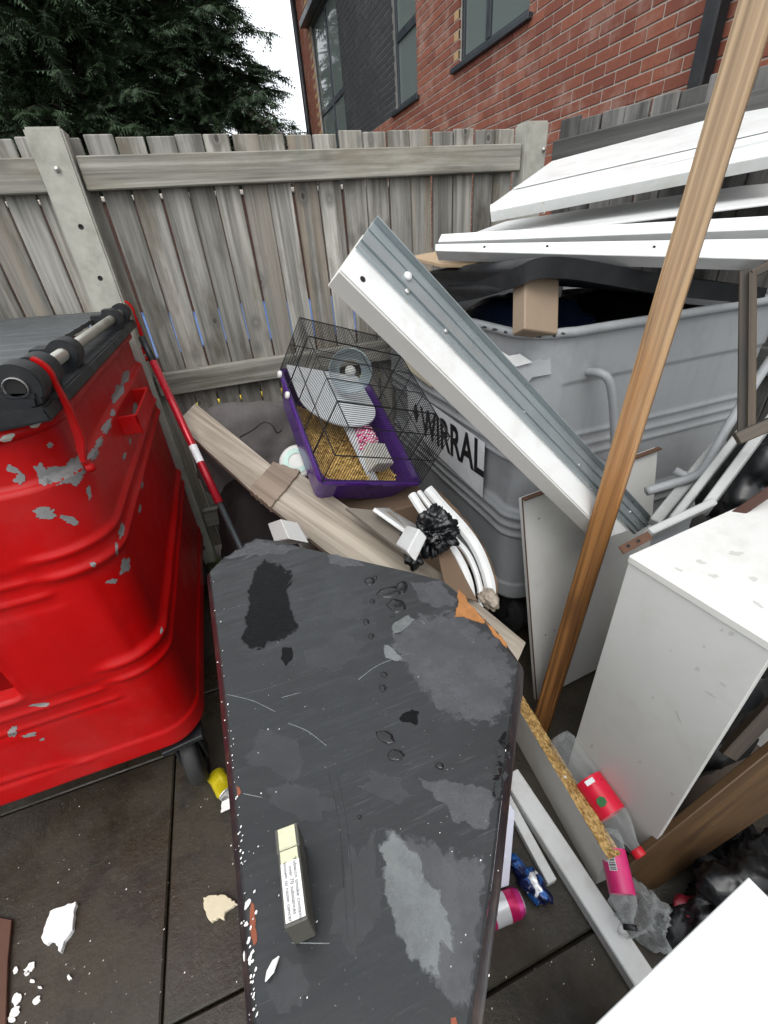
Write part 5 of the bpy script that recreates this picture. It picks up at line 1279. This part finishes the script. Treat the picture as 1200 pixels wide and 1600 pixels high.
o = slab('paper_scrap', [gz(x_, y_, .012) for x_, y_ in ((347, 1252), (360, 1246), (362, 1262), (345, 1270))], .0008, M_flake, None, 0, jag=(.002, .006), seed=3); setprops(o, 'torn white paper scrap beside the yellow can', 'scrap')
# blue snack packet
def mat_snack():
    m, t, b = newmat('blue and white foil'); v = coords(t); c = mix(t, ramp(t, nz(t, v, 22, 2, .4, 1.0), [(.46, 0.0), (.5, 1.0)]), (.02, .10, .34), (.008, .012, .06))
    c = mix(t, ramp(t, nz(t, v, 30, 2, .4), [(.60, 0.0), (.63, 1.0)]), c, (.75, .76, .78)); t.links.new(c, b.inputs['Base Color']); b.inputs['Roughness'].default_value = .2; b.inputs['Metallic'].default_value = .3; return m
q = gz(826, 1376, .03); o = crumple('snack_packet', tuple(q), .030, .062, .026, mat_snack(), 'crumpled blue and white snack packet beside the pink can', 'packet', 27, 4, .35, 3.5, zmin=.002)
o.rotation_euler = (0, 0, .3)
# bottles
def mat_pet():
    m, t, b = newmat('clear PET'); b.inputs['Base Color'].default_value = (.55, .58, .58, 1); b.inputs['Roughness'].default_value = .08; b.inputs['Specular IOR Level'].default_value = .9
    lw = N(t, 'ShaderNodeLayerWeight'); lw.inputs['Blend'].default_value = .35; t.links.new(ramp(t, lw.outputs['Facing'], [(.1, .12), (.85, .6)]), b.inputs['Alpha']); return m
M_pet = mat_pet()
def bottle(a, b, r, label, lab_mat, capm, lr=(.40, .66)):
    a, b = Vector(a), Vector(b); L = (b-a).length; M_ = axes(b-a, None, a); t = thing('plastic_bottle', label, 'bottle', a)
    pr = [(.001, .012), (r*.55, .004), (r*.85, 0), (r, .018), (r, L*.2), (r*.96, L*.22), (r, L*.24), (r, L*.36), (r*.97, L*.38), (r*.97, L*.68), (r, L*.70), (r*.93, L*.77), (r*.66, L*.85), (r*.36, L*.92), (r*.33, L*.97)]
    lathe('body', pr, M_, M_pet, t, 28)
    lb = lathe('label', [(r*1.005, L*lr[0]), (r*1.008, L*(lr[0]+lr[1])/2), (r*1.005, L*lr[1])], M_, lab_mat, t, 28)
    lathe('cap', [(.0145, L*.955), (.0155, L*.96), (.0155, L*1.01), (.012, L*1.015), (.0, L*1.015)], M_, capm, t, 18)
    return t, M_, lb, L
M_redlab = plain('red bottle label', (.62, .012, .04), .35, .15, 25); M_pinklab = plain('pink bottle label', (.60, .03, .16), .35, .2, 20)
M_redcap = plain('red cap', (.5, .01, .02), .4, .1, 10)
M_labgreen = flat('green print', (.015, .12, .03), .5)
t1, Mb1, lb1, L1 = bottle(P(874, 1152, 1.30), P(1000, 1336, 1.08), .040, 'clear plastic bottle with red label lying against the white cupboard', M_redlab, M_redcap, (.40, .70))
def on_bottle(Mb, L, f, r, ang, size, s, mat, parent, rz=math.pi/2):
    d_ = (Mb.inverted() @ CAM); base = math.atan2(d_.z, d_.y)+ang
    nrm3 = Vector((0, math.cos(base), math.sin(base))); tx = Vector((1, 0, 0)); ty = nrm3.cross(tx)
    F3 = Matrix(((tx.x, ty.x, nrm3.x, L*f), (tx.y, ty.y, nrm3.y, nrm3.y*r), (tx.z, ty.z, nrm3.z, nrm3.z*r), (0, 0, 0, 1)))
    return F3
F3 = Mb1 @ on_bottle(Mb1, L1, .60, .0425, .1, 0, '', None, None)
mk('emblem', [F3 @ Vector((x_*.011, y_*.013, 0)) for x_, y_ in ((-1, -.6), (-.2, -1), (.8, -.8), (1, .1), (.6, .9), (-.4, 1), (-1, .4))], [tuple(range(7))], M_labgreen, t1)
text('print', 'lilt', F3 @ Matrix.Translation((0, 0, .0008)) @ Matrix.Rotation(-math.pi/2, 4, 'Z') if False else F3 @ Matrix.Translation((0, 0, .0008)), .018, M_sheet, t1, .0003) if False else None
mk('barcode_patch', [Mb1 @ on_bottle(Mb1, L1, .44, .0425, .0, 0, '', None, None) @ Vector((x_*.006, y_*.013, 0)) for x_, y_ in ((-1, -1), (1, -1), (1, 1), (-1, 1))], [(0, 1, 2, 3)], M_sheet, t1)
t2, Mb2, lb2, L2 = bottle(P(950, 1296, 1.13), P(985, 1452, 1.00), .030, 'small plastic bottle with pink label wedged between white rail and brown board', M_pinklab, plain('black cap', (.01, .01, .012), .4, .1, 10), (.22, .68))
F3 = Mb2 @ on_bottle(Mb2, L2, .38, .0315, .25, 0, '', None, None)
mk('barcode_patch', [F3 @ Vector((x_*.015, y_*.009, 0)) for x_, y_ in ((-1, -1), (1, -1), (1, 1), (-1, 1))], [(0, 1, 2, 3)], M_sheet, t2)
for i in range(9): mk('barcode_bar', [F3 @ Vector((-.013+i*.003+x_, y_*.0075, .0006)) for x_, y_ in ((0, -1), (.0012+.0005*(i % 3), -1), (.0012+.0005*(i % 3), 1), (0, 1))], [(0, 1, 2, 3)], M_ink, t2)
# brown board in front of the cupboard opening
p0, p1 = Vector((.655, .205, .02)), Vector((1.12, .10, .02)); pn = (p1-p0).cross(Vector((0, .25, 1))).normalized()
o = slab('brown_board', [onpl(x_, y_, p0, pn) for x_, y_ in ((978, 1357), (1240, 1145), (1240, 1244), (990, 1413))], .020, M_brownboard, None, .002); setprops(o, 'wide brown stained board lying in front of the white cupboard opening', 'board')
o = slab('wood_strip', [P(1130, 1180, 1.02), P(1210, 1090, 1.0), P(1210, 1130, 1.0), P(1150, 1190, 1.02)], .02, M_darkframe, None, .002); setprops(o, 'dark brown wood strip inside the white cupboard opening', 'strip')
crumple('bin_bag', (.90, .06, .07), .22, .15, .12, M_bag, 'black bin bag on the ground under the brown board', 'bag', 33, 5, .4, 6, zmin=.001)
crumple('plastic_film', tuple(gz(1005, 1430, .05)), .07, .06, .05, M_pet, 'crumpled clear plastic film beside the long white rail end', 'film', 35, 4, .5, 4, zmin=.002)
crumple('red_wrapper', tuple(gz(1078, 1425, .06)), .045, .03, .02, plain('dark red wrapper', (.16, .01, .02), .35, .3, 20), 'dark red wrapper lying on the black bin bag', 'wrapper', 37, 4, .4, 4)
# ---- white cabinet top at the bottom right corner
z3 = .75; c0 = gz(1170, 1370, z3); e1 = (gz(930, 1600, z3)-c0); e2 = Vector((e1.y, -e1.x, 0)).normalized()
if e2.y > 0: e2 = -e2
wc = thing('white_cabinet', 'plain white cabinet whose top corner fills the bottom right of the view', 'cabinet', (c0.x, c0.y, 0))
q4 = [c0, c0+e1*1.15, c0+e1*1.15+e2*.5, c0+e2*.5]
slab('top_panel', q4, .018, plain('clean white laminate', (.62, .64, .63), .4, .06, 3, dirt=.22, dcol=(.45, .44, .41), dscale=6), wc, .001)
ins = [c0+e1*.04+e2*.02, c0+e1*1.11+e2*.02, c0+e1*1.11+e2*.48, c0+e1*.04+e2*.48]
slab('carcass', [p-Vector((0, 0, .018)) for p in ins], z3-.019, M_white, wc, .001)

# ---- stack behind the cupboard: white frame bars, grey tube, wooden frame
wf = thing('metal_frame', 'grey white metal frame bars stacked between cupboard and grey bin', 'frame', P(1100, 780, 1.12))
for (a, b, w_, h_) in (((1168, 662, 1.20), (1050, 815, 1.12), .020, .035), ((1205, 655, 1.15), (1100, 797, 1.08), .022, .045), ((1125, 690, 1.30), (1022, 818, 1.20), .030, .030), ((1112, 787, 1.05), (1012, 834, .985), .018, .030)):
    bar('frame_bar', P(*a), P(*b), w_, h_, M_greypaint, wf, up=(CAM-P(*a))+Vector((-.2, 0, .5)), bev=.003)
tb3 = tube('steel_tube', catmull([P(1010, 768, 1.24), P(1050, 756, 1.23), P(1082, 746, 1.22), P(1100, 732, 1.22), P(1120, 698, 1.23), P(1150, 645, 1.25), P(1205, 560, 1.28)], 5), .013, M_grey, None, 10); setprops(tb3, 'bent grey steel tube passing behind the white frame bars', 'tube')
tb4 = tube('steel_tube', [P(1054, 735, 1.25), P(1072, 744, 1.24), P(1084, 750, 1.23)], .012, M_grey, None, 10); setprops(tb4, 'short grey tube stub against the bent grey tube', 'tube')
wd = thing('wooden_frame', 'dark varnished wooden frame standing at the right edge before the grey bin', 'frame', P(1170, 680, 1.05))
for (a, b, w_, h_) in (((1163, 425, 1.02), (1160, 676, 1.02), .020, .03), ((1176, 425, 1.0), (1174, 676, 1.0), .016, .03), ((1150, 686, 1.00), (1230, 652, .97), .030, .018), ((1158, 676, 1.03), (1230, 646, .99), .018, .02), ((1172, 430, 1.0), (1230, 400, .97), .02, .025)):
    bar('frame_bar', P(*a), P(*b), w_, h_, M_darkframe, wd, up=(CAM-P(*a)), bev=.002)
M_rusty = plain('rusty steel', (.075, .036, .02), .9, .4, 60, bmp=.6, bscale=120)
o = bar('rusty_strip', P(1118, 826, 1.02), P(1240, 742, 1.0), .022, .02, plain('red brown wood strip', (.045, .018, .011), .8, .3, 25), None, up=CAM-P(1118, 826, 1.02)); setprops(o, 'red brown wood strip along the back edge of the white cupboard top', 'strip')
hg = thing('rusty_bracket', 'small rusty steel bracket at the corner of the white cupboard top', 'bracket', P(990, 848, .93))
hgb = bar('plate', P(970, 860, .925), P(1016, 836, .935), .019, .005, M_rusty, hg, up=CAM-P(990, 848, .93), bev=.001)
for x_, y_ in ((982, 853), (998, 845)): lathe('screw_hole', [(.0035, 0), (.0001, 0)], axes(CAM-P(x_, y_, .93), None, P(x_, y_, .922)), M_hole, hg, 10)
crumple('bin_bag', tuple(P(1190, 760, 1.35)), .16, .16, .18, M_bag, 'black bin bag stuffed behind the frame bars at the right edge', 'bag', 41, 4, .3, 5)

# ---- block that props the lid, boards on top of the grey bin
o = bar('wood_block', P(836, 523, 1.135), P(838, 418, 1.12), .050, .110, M_blockwood, None, up=(1, .1, 0), bev=.003); setprops(o, 'pale wood block propping the black lid above the grey bin rim', 'block')
o = slab('chipboard_sheet', [P(640, 398, 1.45), P(700, 391, 1.62), P(775, 400, 1.45), P(740, 412, 1.32), P(690, 415, 1.32)], .010, plain('tan chipboard', (.36, .26, .16), .8, .2, 60), None, .001); setprops(o, 'tan chipboard sheet between black bin lid and white boards', 'board')
def wb(px, D, th, label, mat=M_white2, grp='white boards on the grey bin'):
    o = slab('white_board', [P(x_, y_, d_) for (x_, y_), d_ in zip(px, D)], th, mat, None, .0015); return setprops(o, label, 'board', grp)
wb([(680, 381), (1260, 371), (1260, 407), (680, 392)], [1.22, .96, .96, 1.22], .05, 'lowest white board on the grey bin, with screw holes in its front edge')
wb([(690, 367), (1260, 331), (1260, 358), (684, 376)], [1.28, 1.02, 1.02, 1.27], .05, 'white board with a stepped edge just above the lowest white board')
wb([(693, 366), (1260, 328), (1260, 262), (790, 357)], [1.29, 1.03, 1.5, 1.72], .006, 'wide white panel lying flat on the lower boards of the bin pile')
wb([(766, 319), (1260, 208), (1260, 232), (766, 331)], [1.30, 1.06, 1.06, 1.30], .05, 'thick white board edge at the front of the upper slanting panel')
up_ = wb([(767, 317), (1260, 205), (1260, 150), (862, 254)], [1.305, 1.07, 1.40, 1.70], .012, 'wide white panel slanting up towards the fence above the lower boards')
un_ = WM[up_].to_3x3().col[2]; uo_ = WM[up_].translation+un_*.006
o = slab('white_board', [onpl(x_, y_, uo_, un_) for x_, y_ in ((802, 294), (1260, 189), (1260, 146), (872, 249))], .004, M_white2, None, .0008); setprops(o, 'thin white sheet lying on the upper slanting panel just below the fence', 'board', 'white boards on the grey bin')
o = bpy.data.objects['white_board']
for x_, y_ in ((757, 386), (855, 385), (1022, 386)): lathe('screw_hole', [(.0035, 0), (.0001, 0)], axes(CAM-P(x_, y_, 1.1), None, onpl(x_, y_, WM[o].translation+WM[o].to_3x3().col[2]*.001, WM[o].to_3x3().col[2])), M_hole, o, 10)
many_tubes('wire_hook', [([P(849, 318, 1.26), P(851, 333, 1.26), P(846, 334, 1.25)], .0016)], M_steel, None, 6); setprops(bpy.data.objects['wire_hook'], 'small bent wire nail between the two stacks of white boards', 'nail')

# ---- litter on the paving
o = slab('polystyrene_piece', [gz(x_, y_, .016) for x_, y_ in ((64, 1464), (78, 1423), (118, 1408), (113, 1452), (100, 1470), (94, 1488), (86, 1472), (78, 1470), (72, 1476))], .015, plain('polystyrene', (.76, .76, .75), .8, .05, 120, bmp=.6, bscale=160), None, .001, jag=(.002, .008)); setprops(o, 'broken white polystyrene piece on the dark paving', 'polystyrene')
o = slab('foam_piece', [gz(x_, y_, .014) for x_, y_ in ((317, 1402), (330, 1398), (352, 1398), (371, 1412), (352, 1424), (350, 1436), (341, 1432), (330, 1441), (322, 1428), (318, 1415))], .013, plain('beige foam', (.60, .53, .38), .9, .12, 50, bmp=.6, bscale=80), None, .003, jag=(.002, .006)); setprops(o, 'torn beige foam lump on the paving beside the black cabinet', 'foam')
o = slab('rusty_plate', [gz(x_, y_, .012) for x_, y_ in ((-30, 1428), (18, 1437), (12, 1500), (8, 1620), (-40, 1620))], .010, plain('red brown board', (.085, .035, .02), .7, .3, 20), None, .001); setprops(o, 'red brown board at the lower left edge of the paving', 'board')
fl = [(46, 1512, 11, 5, -.9), (26, 1560, 13, 7, -1.2), (23, 1580, 10, 6, -.8), (56, 1564, 8, 4, -.9), (42, 1520, 5, 3, -.5), (24, 1516, 6, 3, -1), (50, 1533, 4, 3, .2), (108, 1527, 5, 3, 1.2), (62, 1543, 3, 2, 0), (18, 1592, 6, 5, 0), (394, 1585, 5, 10, 0)]
for i, (x_, y_, rx, ry, a) in enumerate(fl):
    poly = blob(x_, y_, rx, ry, 700+i, 11, .4, a); o = slab('paint_flake', [gz(p[0], p[1], .006) for p in poly], .003, M_flake, None, 0)
    setprops(o, ('long white paint flake just below the polystyrene piece', 'largest white paint flake beside the red brown board', 'white paint flake touching the lower end of the largest flake', 'slender white paint flake to the right of the largest flake',
        'small white paint flake touching the long flake below the polystyrene', 'white paint flake nearest the top corner of the red brown board', 'small white paint flake midway between the long and the slender flake', 'lone white paint flake below and right of the polystyrene piece',
        'smallest white paint flake just above the slender flake', 'lowest white paint flake at the bottom left of the frame', 'white paint flake on the paving at the foot of the black cabinet')[i], 'flake', 'white paint flakes on the paving')
V, Fc = [], []; r = random.Random(17)
for i in range(120):
    x_, y_ = (r.uniform(0, 400), r.uniform(1230, 1600)) if i % 4 else (r.uniform(740, 960), r.uniform(1400, 1600)); shard(gz(x_, y_, .003), r.choice((.0007, .001, .0014, .0024)), 3000+i, .5)
o = mk('paint_specks', V, Fc, M_flake); setprops(o, 'tiny white specks scattered over the paving', 'specks', kind='stuff')
# weeds along the foot of the fence
V, Fc = [], []; r = random.Random(23)
for i in range(420):
    p = Vector((r.uniform(-.5, .5), r.uniform(2.05, 2.2), .0)) if i % 3 else Vector((-.30+r.uniform(-.04, .06), r.uniform(1.75, 2.2), 0)); h_ = r.uniform(.02, .09); d_ = Vector((r.uniform(-.5, .5), r.uniform(-.5, .5), 1)).normalized(); s_ = d_.orthogonal().normalized()*.003; o_ = len(V)
    V += [p-s_, p+s_, p+d_*h_]; Fc.append((o_, o_+1, o_+2))
o = mk('weeds', V, Fc, flat('weed green', (.10, .13, .03), .7)); setprops(o, 'thin green weeds along the foot of the back fence', 'weeds', kind='stuff')
